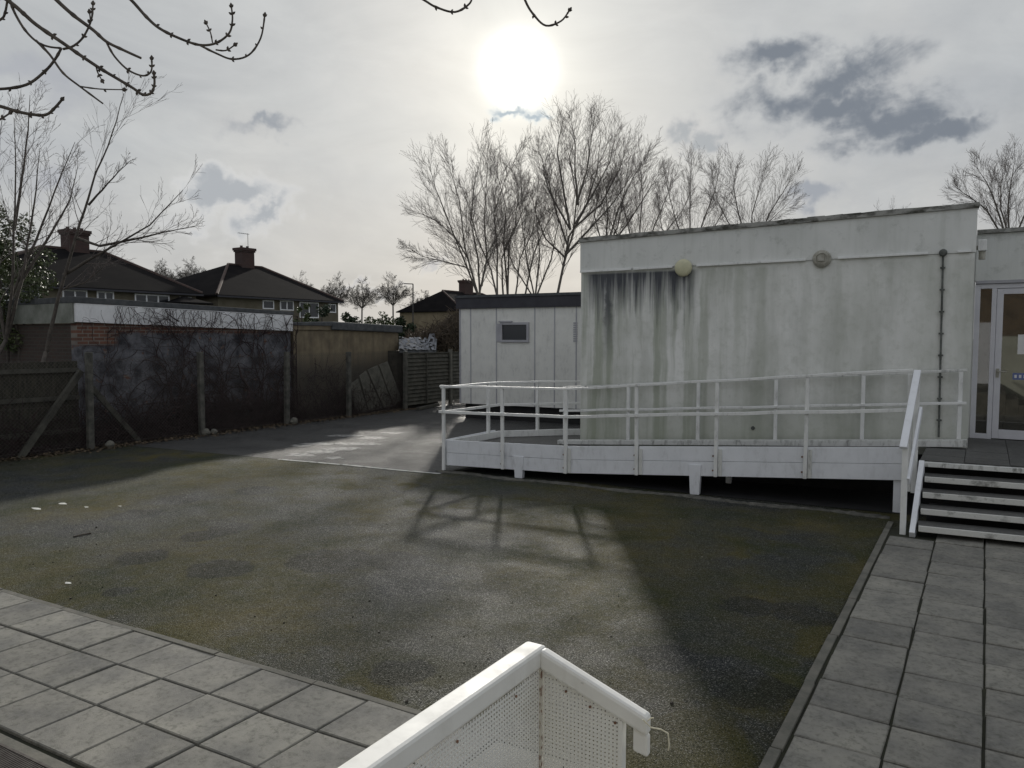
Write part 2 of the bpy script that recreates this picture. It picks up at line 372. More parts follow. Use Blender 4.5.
for (a, c) in zip(pts, pts[1:]): b.add([(a[0], a[1] - .035, .004), (c[0], c[1] - .03, .004), (c[0], c[1] + .03, .004), (a[0], a[1] + .035, .004)], [(0, 1, 2, 3)])
b.build('tarmac_seam', M['wornline'])['kind'] = 'structure'

b = MB(); rr = random.Random(17)  # irregular flat patches, paler than the drive tarmac
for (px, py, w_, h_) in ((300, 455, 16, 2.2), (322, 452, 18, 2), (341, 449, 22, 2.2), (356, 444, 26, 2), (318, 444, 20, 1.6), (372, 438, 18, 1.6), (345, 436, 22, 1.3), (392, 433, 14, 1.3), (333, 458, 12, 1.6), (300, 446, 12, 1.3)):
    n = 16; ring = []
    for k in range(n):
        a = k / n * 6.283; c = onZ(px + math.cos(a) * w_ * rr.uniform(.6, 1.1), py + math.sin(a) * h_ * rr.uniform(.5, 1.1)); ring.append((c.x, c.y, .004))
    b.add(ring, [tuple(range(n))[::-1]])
b.build('pale_ground_patches', M['palemark'])['kind'] = 'structure'
sk = math.tan(R(3.4))
def slab_field(name, x0, x1, y0, y1, px, py, gap, keep, skew=0.0, ox=0, oy=0, seed=1, colshift=0):
    r = random.Random(seed); b = MB(); i = 0; x = ox
    nx0 = math.floor((x0 - ox) / px); nx1 = math.ceil((x1 - ox) / px); ny0 = math.floor((y0 - oy) / py); ny1 = math.ceil((y1 - oy) / py)
    for i in range(nx0, nx1):
        sh = r.uniform(-colshift, colshift)
        for j in range(ny0, ny1):
            xa = ox + i * px; ya = oy + j * py + skew * (xa + px / 2 - ox) + sh
            if not keep(xa + px / 2, ya + py / 2): continue
            g = gap / 2; dz = [r.uniform(-.008, .008) for _ in range(4)]; dz0 = r.uniform(-.003, .006)
            q = [(xa + g, ya + g), (xa + px - g, ya + g), (xa + px - g, ya + py - g), (xa + g, ya + py - g)]
            q = [(u + r.uniform(-.005, .005), v + skew * (k in (1, 2) and px / 2 or -px / 2) + r.uniform(-.003, .003)) for k, (u, v) in enumerate(q)]
            c = .006
            top = []
            cx = sum(u for u, v in q) / 4; cy = sum(v for u, v in q) / 4
            vs = [(u, v, -.02) for u, v in q] + [(u, v, .012 + dz[k] * .5 + dz0) for k, (u, v) in enumerate(q)] + [(u + (c if u < cx else -c), v + (c if v < cy else -c), .018 + dz[k] * .5 + dz0) for k, (u, v) in enumerate(q)]
            fs = [(k, (k + 1) % 4, 4 + (k + 1) % 4, 4 + k) for k in range(4)] + [(4 + k, 4 + (k + 1) % 4, 8 + (k + 1) % 4, 8 + k) for k in range(4)] + [(8, 9, 10, 11)]
            b.add(vs, fs)
    return b.build(name, M['slab'])
leftedge = lambda x: 3.13 + .06 * (x + 4.8)
slab_field('paving_slabs', -14.2, -.95, -4, 3.6, (.44), .412, .013, lambda x, y: y < leftedge(x) - .1 and x < -.95 and not (1.62 < y - .06 * (x + 4.8) < 1.86), skew=.06, ox=-4.82, oy=3.135 - .412 * 7, seed=4)['kind'] = 'structure'
slab_field('path_slabs', -.82, 6, -5, 9.25, .445, .405, .015, lambda x, y: y < 9.3 + .1 * x, ox=-.82, oy=8.66 - .405 * 3, seed=9, colshift=.03)['kind'] = 'structure'
sheet('paving_bed', [(-14.4, -5), (-.9, -5), (-.9, leftedge(-.9)), (-14.4, leftedge(-14.4))], 0, M['joint'])
sheet('path_bed', [(-.9, -5), (6.2, -5), (6.2, 9.9), (-.9, 9.5)], .004, M['joint'])
# concrete edging strips in short lengths
b = MB(); x = -14.3; r = random.Random(3)
while x < -.95:
    L = .9; y = leftedge(x); y2 = leftedge(x + L); b.slab((x, y), (x + L - .008, y2), -.02, .02 + r.uniform(-.004, .004), 0, .05); x += L
b.build('paving_kerb', M['concrete'], bevel=.004)['kind'] = 'structure'
b = MB(); y = -5
while y < 9.7:
    L = .9; z = .02 + r.uniform(-.004, .005); dx = r.uniform(-.005, .005); b.box(-.895 + dx, -.835 + dx, y, min(y + L - .008, 9.75), -.02, z); y += L
b.build('path_kerb', M['concrete'], bevel=.004)['kind'] = 'structure'
# rubbly haunch strip in front of the ramp
b = MB(); r = random.Random(11); N = 150; ring = []
for i in range(N + 1):
    t = i / N; x = -7.5 + t * 6.6; yc = 9.60 + t * .45 + .04 * math.sin(t * 23); w = .07 + .02 * math.sin(t * 41)
    for k, (o, h) in enumerate(((-1, -.015), (-.5, .008), (0, .016), (.6, .010), (1.3, -.005))):
        ring.append((x, yc + o * w + r.uniform(-.012, .012), h + r.uniform(-.008, .012)))
b.add(ring, [(i * 5 + k, i * 5 + k + 5, i * 5 + k + 6, i * 5 + k + 1) for i in range(N) for k in range(4)])
b.build('concrete_haunch', M['post'])['kind'] = 'structure'

# channel drain beside the slabs
t_ = thing('channel_drain', 'long grey metal drain grating set along the edge of the paving slabs', 'drain', (-5, 1.74, 0))
b = MB(); x = -8.0
dy = lambda x: 1.735 + .06 * (x + 4.8)
while x < -1.2:
    b.slab((x, dy(x)), (x + .008, dy(x + .008)), .004, .016, -.062, .062); x += .018
b.build('grating', M['wire'], t_)
b = MB(); b.slab((-8, dy(-8)), (-1.2, dy(-1.2)), -.02, .018, .064, .078); b.slab((-8, dy(-8)), (-1.2, dy(-1.2)), -.02, .018, -.078, -.064); b.build('edge_frame', M['wire'], t_)
b = MB(); b.slab((-8, dy(-8)), (-1.2, dy(-1.2)), -.02, .014, .08, .135); b.slab((-8, dy(-8)), (-1.2, dy(-1.2)), -.02, .014, -.135, -.08); b.build('concrete_surround', M['concrete'], t_)

# ------------------------------------------------------------------ main flat roofed block
FA = (-5.69, 11.19); FB = (-.15, 11.70)
fdir = Vector((FB[0] - FA[0], FB[1] - FA[1], 0)).normalized(); fn = Vector((-fdir.y, fdir.x, 0))
def fac(px, py): return onL(px, py, FA, FB)
blk = thing('flat_roofed_building', 'large pale rendered flat roofed block with dark streaks down its left end', 'building', (FA[0], FA[1], 0))
def P(u, n): q = Vector((FA[0], FA[1], 0)) + fdir * u + fn * n; return (q.x, q.y)
LEN = (Vector(FB) - Vector(FA)).length
b = MB(); b.slab(FA, FB, 0, 3.27, 0, 9, 0, 3.30); b.build('wall', M['render'], blk)
MB().slab(P(.02, 0), P(LEN - .02, 0), 0, .36, -.006, -.001, 0, .60).build('under_ramp_shade', M['void'], blk)  # dark strip on the wall, painted shade below the ramp deck
b = MB()
b.slab(P(-.012, 0), P(LEN + .012, 0), 3.273, 3.74, -.014, 9.01, 3.303, 3.88); b.build('parapet_band', M['band'], blk)
b = MB(); N = 24; r = random.Random(5)
for i in range(N):
    u0 = -.03 + (LEN + .06) * i / N; u1 = -.03 + (LEN + .06) * (i + 1) / N; z = lambda u: 3.742 + .14 * u / LEN
    b.slab(P(u0, 0), P(u1, 0), z(u0), z(u0) + .065 + r.uniform(-.004, .008), -.045, 9.04, z(u1), z(u1) + .065 + r.uniform(-.004, .008))
b.build('coping', M['coping'], blk)
# surface trunking at the foot of the band, in lengths
b = MB()
for a, c in ((581, 632), (634, 673), (697, 760), (761, 806), (838, 928), (957, 971)):
    p = fac(a, 272 + (a - 580) * -.0536); q = fac(c, 272 + (c - 580) * -.0536)
    o = fn * -.035; b.bar(p + o, q + o, .03, .032)
b.build('conduit', M['rail'], blk, bevel=.003)
b = MB(); p = fac(943, 253); b.lathe(p, -fn, [(.05, 0), (.05, .045), (.035, .055)], 14)
q = fac(938.5, 437); b.tube([p - fn * .03, q - fn * .03], .014, 8)
b.build('stained_pipe', M['pipe_dark'], blk)
for k in range(8):
    c = p.lerp(q, .08 + k * .118) - fn * .026; bb = MB(); bb.bar(c - fdir * .03, c + fdir * .03, .035, .022); bb.build('pipe_clip', M['pipe_dark'], blk)
# patched filler spot and small hole
c = fac(753, 428); b = MB(); b.lathe(c + fn * .001, -fn, [(.03, 0), (.028, .02), (.012, .024)], 10); b.build('pipe_stub', M['pipe_dark'], blk)

def wall_light(name, label, px, py, rad, mats, kind):
    c = fac(px, py); t = thing(name, label, 'wall light', tuple(c), 'round lights on the pale wall')
    if kind == 'dome':
        MB().lathe(c, -fn, [(rad * .9, 0), (rad * .9, .03)], 24).build('backplate', mats[1], t)
        MB().lathe(c, -fn, [(rad, .031), (rad, .05), (rad * .94, .07), (rad * .75, .087), (rad * .4, .097), (0, .1)], 28).build('diffuser', mats[0], t, smooth=True)
    else:
        MB().lathe(c, -fn, [(rad, 0), (rad, .04), (rad * .86, .06)], 28).build('backplate', mats[1], t)
        MB().lathe(c, -fn, [(rad * .8, .0605), (rad * .8, .07), (rad * .6, .085), (rad * .58, .072)], 24).build('rim', mats[1], t)
        b = MB(); b.box(c.x - .045, c.x + .045, c.y - .098, c.y - .075, c.z - .035, c.z + .035); b.build('lamp_fitting', mats[0], t)
wall_light('bulkhead_light', 'round yellowed dome light on the stained left half of the pale wall', 684, 268, .135, (M['yellow_lamp'], M['lamp_grey']), 'dome')
wall_light('bulkhead_light', 'round grey light that has lost its cover, on the middle of the pale wall', 822, 259, .125, (M['lamp_grey'], M['lamp_grey']), 'open')
c = Vector((FB[0], FB[1], 3.38)) + fn * .22 + fdir * .0
fl = thing('security_light', 'small grey security light fixed round the corner of the pale block above the door recess', 'wall light', tuple(c))
b = MB(); b.bar(c + Vector((.0, 0, 0)), c + Vector((.08, 0, 0)), .05, .05); b.build('bracket', M['lamp_grey'], fl)
b = MB(); b.box(c.x + .05, c.x + .15, c.y - .09, c.y + .07, c.z - .05, c.z + .1); b.build('housing', M['rail'], fl, bevel=.01)
b = MB(); b.tube([c + Vector((.1, -.02, -.16)), c + Vector((.1, -.02, -.052))], .04, 10); b.build('sensor', M['lamp_grey'], fl)

# ------------------------------------------------------------------ entrance block with glazed door
DY = 12.95
eb = thing('entrance_block', 'lower pale entrance building with a glazed door, set back at the right', 'building', (.2, DY, 0))
b = MB(); b.box(-.148, 5.2, DY - .05, DY + 8, 3.0, 3.67); b.build('fascia_wall', M['band'], eb)
b = MB()
for i in range(8): b.box(-.146 + i * .67, -.146 + (i + 1) * .67, DY - .1, DY + 8.1, 3.673, 3.735 + r.uniform(-.005, .008))
b.build('coping', M['coping'], eb)
b = MB(); b.box(-.14, 5.2, DY - .075, DY + .05, 2.955, 2.997); b.build('drip_moulding', M['frame'], eb, bevel=.004)
b = MB(); b.box(-1.4, -.15, DY - .03, DY + .2, 0, 3.66); b.build('side_wall', M['band'], eb); MB().box(1.45, 5.2, DY, DY + .3, 0, 2.95).build('wall', M['band'], eb); MB().box(-.14, 5.2, DY + 3.5, DY + 3.7, 0, 2.95).build('inner_wall', M['band'], eb)
b = MB(); b.box(-.14, 5.2, DY + .02, DY + 3.5, .5, .69); b.build('inner_floor', M['deck'], eb)
fr = thing('dummy', '', '', (0, 0, 0)); bpy.data.objects.remove(fr)
b = MB()
b.box(-.145, -.075, DY - .04, DY + .04, .7, 2.95); b.box(-.075, 1.45, DY - .04, DY + .04, 2.885, 2.95); b.box(.065, .125, DY - .04, DY + .04, .7, 2.885)
b.box(-.075, .065, DY - .04, DY + .04, .7, .775); b.box(1.35, 1.45, DY - .04, DY + .04, .7, 2.885)
sf = b.build('door_frame', M['alu'], eb, bevel=.004)
MB().box(-.075, .065, DY - .008, DY + .008, .776, 2.884).build('side_light', M['door_glass'], sf)
b = MB(); b.box(.129, .21, DY - .03, DY + .03, .712, 2.88); b.box(1.265, 1.345, DY - .03, DY + .03, .712, 2.88); b.box(.21, 1.265, DY - .03, DY + .03, .712, .845); b.box(.21, 1.265, DY - .03, DY + .03, 2.80, 2.88)
dr = b.build('door', M['alu'], eb, bevel=.004)
MB().box(.2105, 1.2645, DY - .006, DY + .006, .8455, 2.7995).build('pane', M['door_glass'], dr)
b = MB(); b.tube([(.17, DY - .03, 1.69), (.17, DY - .075, 1.69), (.28, DY - .078, 1.69)], .011, 8); b.box(.15, .19, DY - .038, DY - .03, 1.6, 1.73); b.build('handle', M['lamp_grey'], dr)
b = MB(); b.box(.355, .56, DY - .012, DY - .007, 1.575, 1.67); b.build('door_sign', M['bluesign'], dr)
b = MB()
for k in range(3): MB().box(.375 + k * .055, .405 + k * .055, DY - .0145, DY - .0125, 1.60, 1.645).build('sign_mark', M['whitesign'], dr)

b = MB(); b.box(.40, .62, DY - .012, DY - .007, 1.94, 2.22); b.build('notice_paper', M['whitesign'], dr)

# ------------------------------------------------------------------ portable cabin
CA = (-11.87, 16.24); CB = (-4.2, 16.80)
cdir = Vector((CB[0] - CA[0], CB[1] - CA[1], 0)).normalized(); cn = Vector((-cdir.y, cdir.x, 0))
def CP(u, n=0): q = Vector((CA[0], CA[1], 0)) + cdir * u + cn * n; return (q.x, q.y)
CL = (Vector(CB) - Vector(CA)).length
cab = thing('portable_cabin', 'white panelled cabin with black roof edge and one small window, left of the rendered block', 'cabin', (CA[0], CA[1], 0))
MB().slab(CP(.0), CP(CL), .40, 2.92, 0, 4).build('wall_panels', M['cabin'], cab)
b = MB()
for x in (471, 496.6, 534.7, 554.4, 576):
    u = (Vector(onL(x, 400, CA, CB)[:2]) - Vector(CA)).length; b.slab(CP(u - .015), CP(u + .015), .40, 2.92, -.008, 0)
b.slab(CP(-.01), CP(.04), .4, 2.92, -.009, 0)
b.build('joint_strips', M['frame'], cab)
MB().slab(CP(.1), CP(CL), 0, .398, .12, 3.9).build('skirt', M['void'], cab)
MB().slab(CP(-.08), CP(CL + .1), 2.923, 3.20, -.06, 4.1).build('roof_fascia', M['black'], cab)
MB().slab(CP(-.11), CP(CL + .1), 3.203, 3.27, -.09, 4.15).build('roof', M['felt'], cab)
u0 = 1.25; u1 = 2.08
w = MB()
for (a, c, z0, z1) in ((u0, u1, 2.49, 2.55), (u0, u1, 2.04, 2.10), (u0, u0 + .06, 2.10, 2.49), (u1 - .06, u1, 2.10, 2.49)): w.slab(CP(a), CP(c), z0, z1, -.05, .0)
wo = w.build('window', M['frame'], cab)
MB().slab(CP(u0 + .06), CP(u1 - .06), 2.10, 2.49, -.012, -.003).build('pane', M['pane'], wo)
MB().slab(CP(u0 - .03), CP(u0 + .35), 2.551, 2.59, -.07, 0).build('window_hood', M['frame'], wo)
MB().slab(CP(u0 - .13), CP(u0 - .01), 2.05, 2.52, -.02, 0).build('shutter_plate', M['frame'], wo)
b = MB()
for k in range(9): b.slab(CP(3.30), CP(3.40), 2.06 + k * .055, 2.095 + k * .055, -.02, 0)
b.build('vent', M['frame'], cab)

# ------------------------------------------------------------------ access ramp
RA = (-7.39, 9.68); RB = (-.78, 10.34)
rd = Vector((RB[0] - RA[0], RB[1] - RA[1], 0)).normalized(); rn = Vector((-rd.y, rd.x, 0)); RL = (Vector(RB) - Vector(RA)).length
def RP(u, n=0): q = Vector((RA[0], RA[1], 0)) + rd * u + rn * n; return (q.x, q.y)
def R3(u, n, z): q = RP(u, n); return Vector((q[0], q[1], z))
UB = 2.13   # where the slope starts
def ztop(u): return .51 + .04 * min(u, UB) / UB if u <= UB else .55 + .28 * (u - UB) / (RL - UB)
def zrail(u): return 1.39 + .02 * min(u, UB) / UB if u <= UB else 1.41 + .37 * (u - UB) / (RL - UB)
def zmid(u): return zrail(u) - .40 - .07 * max(0, u - UB) / (RL - UB)
ramp = thing('access_ramp', 'long white boarded wooden ramp with white handrails along the pale wall', 'ramp', (-4, 10.2, 0))
# deck: landing polygon and sloping run
b = MB(); land = [RP(.03, .03), RP(UB, .03), RP(UB, 1.15), (-5.5, 11.17), (-5.70, 11.4), (-5.70, 12.6), (-6.45, 12.08), (-7.30, 11.22)]
b.prism(land, .33, .385)
P8 = [R3(UB, .03, .33), R3(RL, .03, .62), R3(RL, 1.2, .62), R3(UB, 1.2, .33)]
b.add(P8 + [p + Vector((0, 0, .06 if i in (0, 3) else .08)) for i, p in enumerate(P8)], [(3, 2, 1, 0), (4, 5, 6, 7), (0, 1, 5, 4), (1, 2, 6, 5), (2, 3, 7, 6), (3, 0, 4, 7)])
b.build('deck', M['deck'], ramp)
# front boards, two high, in three lengths
cuts = [0, (503 - 444), ]
us = [0.03, 1.06, 2.12, 3.25, 4.35, 5.5, RL - .02]
def board(b, u0, u1, lo, hi, n0=0, n1=.03):
    """lo/hi as fractions of the 0.41 m boarding"""
    z = lambda u, f: ztop(u) - .41 * (1 - f)
    b.slab(RP(u0), RP(u1), z(u0, lo), z(u0, hi), n0, n1, z(u1, lo), z(u1, hi))
for i in range(6):
    g = .012 if i in (2, 3, 4) else .002
    b = MB(); board(b, us[i] + g, us[i + 1] - g, .505, 1.0); b.build('fascia_board', M['white'], ramp, bevel=.003)
    b = MB(); board(b, us[i] + g, us[i + 1] - g, 0, .495); b.build('fascia_board', M['white'], ramp, bevel=.003)
# left end boarding (seen edge on) and inner kerbs
b = MB(); b.slab((-7.40, 11.2), RP(0.0), .1, .51, -.03, 0); b.build('end_board', M['white'], ramp)
bk = [(-7.37, 9.75), (-7.33, 11.22), (-6.47, 12.06), (-5.72, 12.62)]
b = MB()
for a, c in zip(bk, bk[1:]): b.slab(c, a, .386, .50, -.02, .02)
b.build('back_kerb', M['rail'], ramp, bevel=.004)
b = MB()
for a, c in zip(bk, bk[1:]): b.slab(c, a, .08, .384, -.03, 0)
b.build('back_boards', M['white'], ramp)
# legs under the boarding
for px, pz in ((521, .34), (694, .42)):
    q = onZ(px, 477 if px < 600 else 495); u = (Vector(q[:2]) - Vector(RA)).length
    b = MB(); b.hexa([R3(u - .065, -.012, 0), R3(u + .06, -.012, 0), R3(u + .06, .08, 0), R3(u - .065, .08, 0), R3(u - .085, -.012, pz), R3(u + .085, -.012, pz), R3(u + .085, .08, pz), R3(u - .085, .08, pz)])
    b.build('leg', M['white'], ramp, bevel=.003)
MB().hexa([R3(RL - .12, .035, 0), R3(RL - .02, .035, 0), R3(RL - .02, .12, 0), R3(RL - .12, .12, 0), R3(RL - .12, .035, .6), R3(RL - .02, .035, .6), R3(RL - .02, .12, .6), R3(RL - .12, .12, .6)]).build('leg', M['white'], ramp)
for u in (.3, 2.2, 4.3):
    MB().hexa([R3(u, 1.0, 0), R3(u + .08, 1.0, 0), R3(u + .08, 1.08, 0), R3(u, 1.08, 0), R3(u, 1.0, .3), R3(u + .08, 1.0, .3), R3(u + .08, 1.08, .3), R3(u, 1.08, .3)]).build('leg', M['white'], ramp)
# front posts
pu = [(Vector(onL(x, y, RA, RB)[:2]) - Vector(RA)).length for x, y in ((444.5, 386), (503.5, 387), (566.5, 389), (638, 384), (717.5, 380), (807.5, 376))]
pu[0] = 0.0
for i, u in enumerate(pu):
    b = MB(); zb = ztop(u) - .41 if i else .02; dx = r.uniform(-.012, .012)
    b.bar(R3(u, -.03, zb), R3(u + dx, -.03, zrail(u) - .02), .048, .045, up=tuple(rn)); b.build('post', M['rail'], ramp, bevel=.005)
    if i in (2, 3, 4, 5):
        b = MB(); b.bar(R3(u + .055, .0, zb + .01), R3(u + .055, .0, ztop(u) - .03), .05, .05, up=tuple(rn)); b.build('post_block', M['rail_dirty'], ramp)
for u in pu[1:]:
    for dz in (.08, .28): MB().lathe(R3(u - .04, -.006, ztop(u) - .41 + dz), -rn, [(.012, 0), (.012, .01)], 8).build('bolt', M['rust'], ramp)
def wob(b, path, w, h, up=(0, 0, 1), amp=.006):
    for p, q in zip(path, path[1:]):
        k = 3; pts = [p.lerp(q, i / k) + Vector((0, 0, r.uniform(-amp, amp) if 0 < i < k else 0)) for i in range(k + 1)]
        for a, c in zip(pts, pts[1:]): b.bar(a, c, w, h, up)
ends = [0 - .06] + pu[1:] + [RL + .05]
def railpath(zf, n, us_): return [R3(u, n, zf(u)) for u in us_]
b = MB(); wob(b, railpath(lambda u: zrail(u), -.03, ends), .055, .035); b.build('top_rail', M['rail'], ramp, bevel=.005)
b = MB(); wob(b, railpath(lambda u: zmid(u) - .012, -.07, [-.06] + pu[1:] + [RL]), .03, .045); b.build('mid_rail', M['rail'], ramp, bevel=.004)
# back rails round the landing
br = [Vector((-7.40, 9.62, 0)), Vector((-7.33, 11.22, 0)), Vector((-6.47, 12.06, 0)), Vector((-5.74, 12.60, 0))]
b = MB(); wob(b, [p + Vector((0, 0, 1.37)) for p in br], .055, .035); b.build('top_rail', M['rail'], ramp, bevel=.005)
b = MB(); wob(b, [p + Vector((.0, 0, .97)) for p in br], .03, .045); b.build('mid_rail', M['rail'], ramp, bevel=.004)
for x, y in ((-7.34, 10.88), (-6.83, 11.72), (-6.0, 12.42)):
    MB().bar((x, y, .39), (x, y, 1.355), .055, .05).build('post', M['rail'], ramp, bevel=.005)
# rail along the wall side
WA = (-5.94, 11.05); WB = (-.20, 11.57)
wd = Vector((WB[0] - WA[0], WB[1] - WA[1], 0)).normalized(); wn = Vector((-wd.y, wd.x, 0)); WL = (Vector(WB) - Vector(WA)).length
def W3(u, n, z): q = Vector((WA[0], WA[1], 0)) + wd * u + wn * n; return Vector((q.x, q.y, z))
zk = lambda u: .46 + .37 * u / WL
wr = lambda u: 1.34 + .41 * u / WL
for x in (563.5, 628.4, 698.3, 776, 863, 910, 960):
    u = max(0.03, (Vector(onL(x, 400, WA, WB)[:2]) - Vector(WA)).length)
    MB().bar(W3(u, 0, zk(u)), W3(u, 0, wr(u) - .015), .05, .05, up=tuple(wn)).build('post', M['rail'], ramp, bevel=.005)
ue = [0, 1.15, 2.27, 3.4, 4.55, WL + .02]
b = MB(); wob(b, [W3(u, 0, wr(u)) for u in ue], .055, .035); b.build('top_rail', M['rail_dirty'], ramp, bevel=.005)
b = MB(); wob(b, [W3(u, -.04, .955 + .36 * u / WL) for u in [-.05] + ue[1:]], .03, .036); b.build('mid_rail', M['rail'], ramp, bevel=.004)
b = MB(); a = W3(-.08, 0, 0); c = W3(WL + .05, 0, 0); b.slab((a.x, a.y), (c.x, c.y), .385, .455, -.06, .05, .735, .83); b.build('wall_kerb', M['rail_dirty'], ramp, bevel=.006)

# ------------------------------------------------------------------ entrance landing and steps
ld = thing('entrance_landing', 'dark paved landing between the ramp and the glazed door', 'landing', (.3, 11, 0))
b = MB(); xs = [-.62 + k * .46 for k in range(12)]
for i in range(11):
    for j, (y0, y1) in enumerate(((10.30, 10.78), (10.785, 11.4), (11.405, 12.1), (12.105, 12.9))):
        b.box(xs[i] + .003, xs[i + 1] - .003, y0 + (.1 * (xs[i] + .6) if j == 0 else 0), y1, .64, .70 + r.uniform(-.002, .002))
b.build('paving', M['deck'], ld)
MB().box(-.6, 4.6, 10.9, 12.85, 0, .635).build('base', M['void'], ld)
b = MB(); b.slab((-.62, 10.14), (4.4, 10.64), .645, .70, -.03, .04); b.build('edge_board', M['rail_dirty'], ld, bevel=.004)
st = thing('entrance_steps', 'broad open steps with pale worn nosings and a white slanted handrail', 'steps', (.5, 9.7, 0))
tr = [(.56, 10.0), (.42, 9.75), (.28, 9.5), (.14, 9.25)]
for z, y in tr:
    yy = y - .1
    x0 = -.54
    b = MB(); b.slab((x0, yy), (4.2, yy + .1 * (4.2 - x0)), z - .045, z, .03, .30); tro = b.build('tread', M['deck'], st, bevel=.003)
    b = MB(); b.slab((x0, yy), (4.2, yy + .1 * (4.2 - x0)), z - .062, z + .002, 0, .028); b.build('nosing', M['nosing'], tro, bevel=.005)
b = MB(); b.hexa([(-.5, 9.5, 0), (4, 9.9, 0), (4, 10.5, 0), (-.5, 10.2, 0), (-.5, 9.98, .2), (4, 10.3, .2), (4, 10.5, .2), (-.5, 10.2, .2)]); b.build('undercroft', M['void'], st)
b = MB(); b.bar((-.60, 9.17, -.0), (-.585, 10.13, .66), .055, .16); b.build('stringer', M['white'], st, bevel=.003)
MB().bar((4.2, 9.65, 0), (4.2, 10.6, .66), .055, .16).build('stringer', M['white'], st)
MB().bar((-.70, 9.26, 0), (-.70, 9.26, 1.02), .06, .06, up=(0, 1, 0)).build('newel_post', M['rail'], st, bevel=.005)
MB().bar((-.67, 10.22, .3), (-.67, 10.22, 1.74), .06, .06, up=(0, 1, 0)).build('newel_post', M['rail'], st, bevel=.005)
MB().bar((-.73, 10.28, .3), (-.75, 10.28, 1.74), .05, .05, up=(0, 1, 0)).build('newel_post', M['rail'], st, bevel=.005)
MB().bar((-.715, 9.16, .98), (-.675, 10.27, 1.78), .075, .035).build('handrail', M['white'], st, bevel=.004)
MB().bar((-.66, 9.24, .60), (-.62, 10.23, 1.32), .03, .09).build('lower_rail', M['white'], st, bevel=.004)

# ------------------------------------------------------------------ near balustrade on the landing the camera stands on
CX, CY_, CZ = -.635, 1.10, 1.669
bal = thing('mesh_balustrade', 'white painted perforated metal balustrade with a square handrail in the foreground', 'balustrade', (CX, CY_, .6))
sl = (1.603 - CZ) / (.205)
b = MB(); w2 = .024; W = .046
# handrail profile, mitred at the corner: along -Y then along +X falling
def rail_prof(b, p, q, side, w, h):
    b.bar(p, q, w, h)
ex = CX + .207
zz = lambda x: CZ + sl * (x - CX) * 1.0
hh = .036
XO = CX - .026; XI = CX + .014
b.hexa([(XO, -1.6, CZ - hh), (XI, -1.6, CZ - hh), (XI, CY_, CZ - hh), (XO, CY_, CZ - hh), (XO, -1.6, CZ), (XI, -1.6, CZ), (XI, CY_, CZ), (XO, CY_, CZ)])
x0 = XI - .002
b.hexa([(x0, CY_ - .024, zz(x0) - hh + .004), (ex, CY_ - .024, zz(ex) - hh + .004), (ex, CY_ - .0015, zz(ex) - hh + .004), (x0, CY_ - .0015, zz(x0) - hh + .004), (x0, CY_ - .024, zz(x0) + .003), (ex, CY_ - .024, zz(ex)), (ex, CY_ - .0015, zz(ex)), (x0, CY_ - .0015, zz(x0) + .003)])
b.build('handrail', M['meshpaint'], bal, bevel=.006)
# perforated sheets (lattice of thin strips): left run along Y, right panel along X
def lattice(b, org, ud, length, ztopf, zbot, pitch, wire, nrm, phase=0):
    n = int(length / pitch)
    for i in range(n + 1):
        a = i * pitch; p = org + ud * a; zt = ztopf(a)
        b.add([p + ud * -wire / 2 + Vector((0, 0, zbot)), p + ud * wire / 2 + Vector((0, 0, zbot)), p + ud * wire / 2 + Vector((0, 0, zt)), p - ud * wire / 2 + Vector((0, 0, zt))], [(0, 1, 2, 3)])
    m = int((ztopf(0) - zbot) / pitch)
    for j in range(m + 1):
        z0 = zbot + j * pitch; 
        # clip to sloping top
        L = length
        if ztopf(length) < z0:
            L = length * (ztopf(0) - z0) / max(1e-6, ztopf(0) - ztopf(length))
        if L <= 0: continue
        p = org + nrm * .0006; q = p + ud * L
        b.add([p + Vector((0, 0, z0 - wire / 2)), q + Vector((0, 0, z0 - wire / 2)), q + Vector((0, 0, z0 + wire / 2)), p + Vector((0, 0, z0 + wire / 2))], [(0, 1, 2, 3)])
b = MB(); PX = CX + .010
lattice(b, Vector((PX, CY_ - .022, 0)), Vector((0, -1, 0)), 1.7, lambda a: CZ - .038, .9, .0074, .0043, Vector((1, 0, 0)))
o = b.build('perforated_panel', M['meshpaint'], bal)
PE = .158
b = MB(); lattice(b, Vector((PX + .006, CY_ - .014, 0)), Vector((1, 0, 0)), PE - .018, lambda a: zz(PX + .01 + a) - .034, .9, .0070, .0046, Vector((0, -1, 0)))
o = b.build('perforated_panel', M['meshpaint'], bal)
MB().box(CX + PE, CX + PE + .006, CY_ - .02, CY_ - .004, .62, zz(CX + PE) - .034).build('panel_edge', M['meshpaint'], bal)
MB().box(PX - .001, PX + .0035, CY_ - .020, CY_ - .015, .62, CZ - .037).build('corner_strip', M['rusty_strip'], bal)
for k in range(3): x = CX + .06 + k * .045; MB().lathe((x, CY_ - .016, zz(x) - .045), (0, -1, 0), [(.0024, 0), (.002, .002)], 8).build('rivet', M['rust'], bal)
for k in range(4): MB().lathe((PX + .003, CY_ - .10 - k * .16, CZ - .05), (1, 0, 0), [(.0024, 0), (.002, .002)], 8).build('rivet', M['rust'], bal)
for z in (1.45, 1.3): MB().lathe((CX + PE - .006, CY_ - .016, z), (0, -1, 0), [(.0024, 0), (.002, .002)], 8).build('rivet', M['rust'], bal)
bx = CX + PE + .022
b = MB(); b.hexa([(bx, CY_ - .016, 1.537), (bx + .026, CY_ - .016, 1.533), (bx + .026, CY_ - .002, 1.535), (bx, CY_ - .002, 1.539), (bx, CY_ - .016, zz(bx) - .0345), (bx + .026, CY_ - .016, zz(bx + .026) - .0345), (bx + .026, CY_ - .002, zz(bx + .026) - .0345), (bx, CY_ - .002, zz(bx) - .0345)])
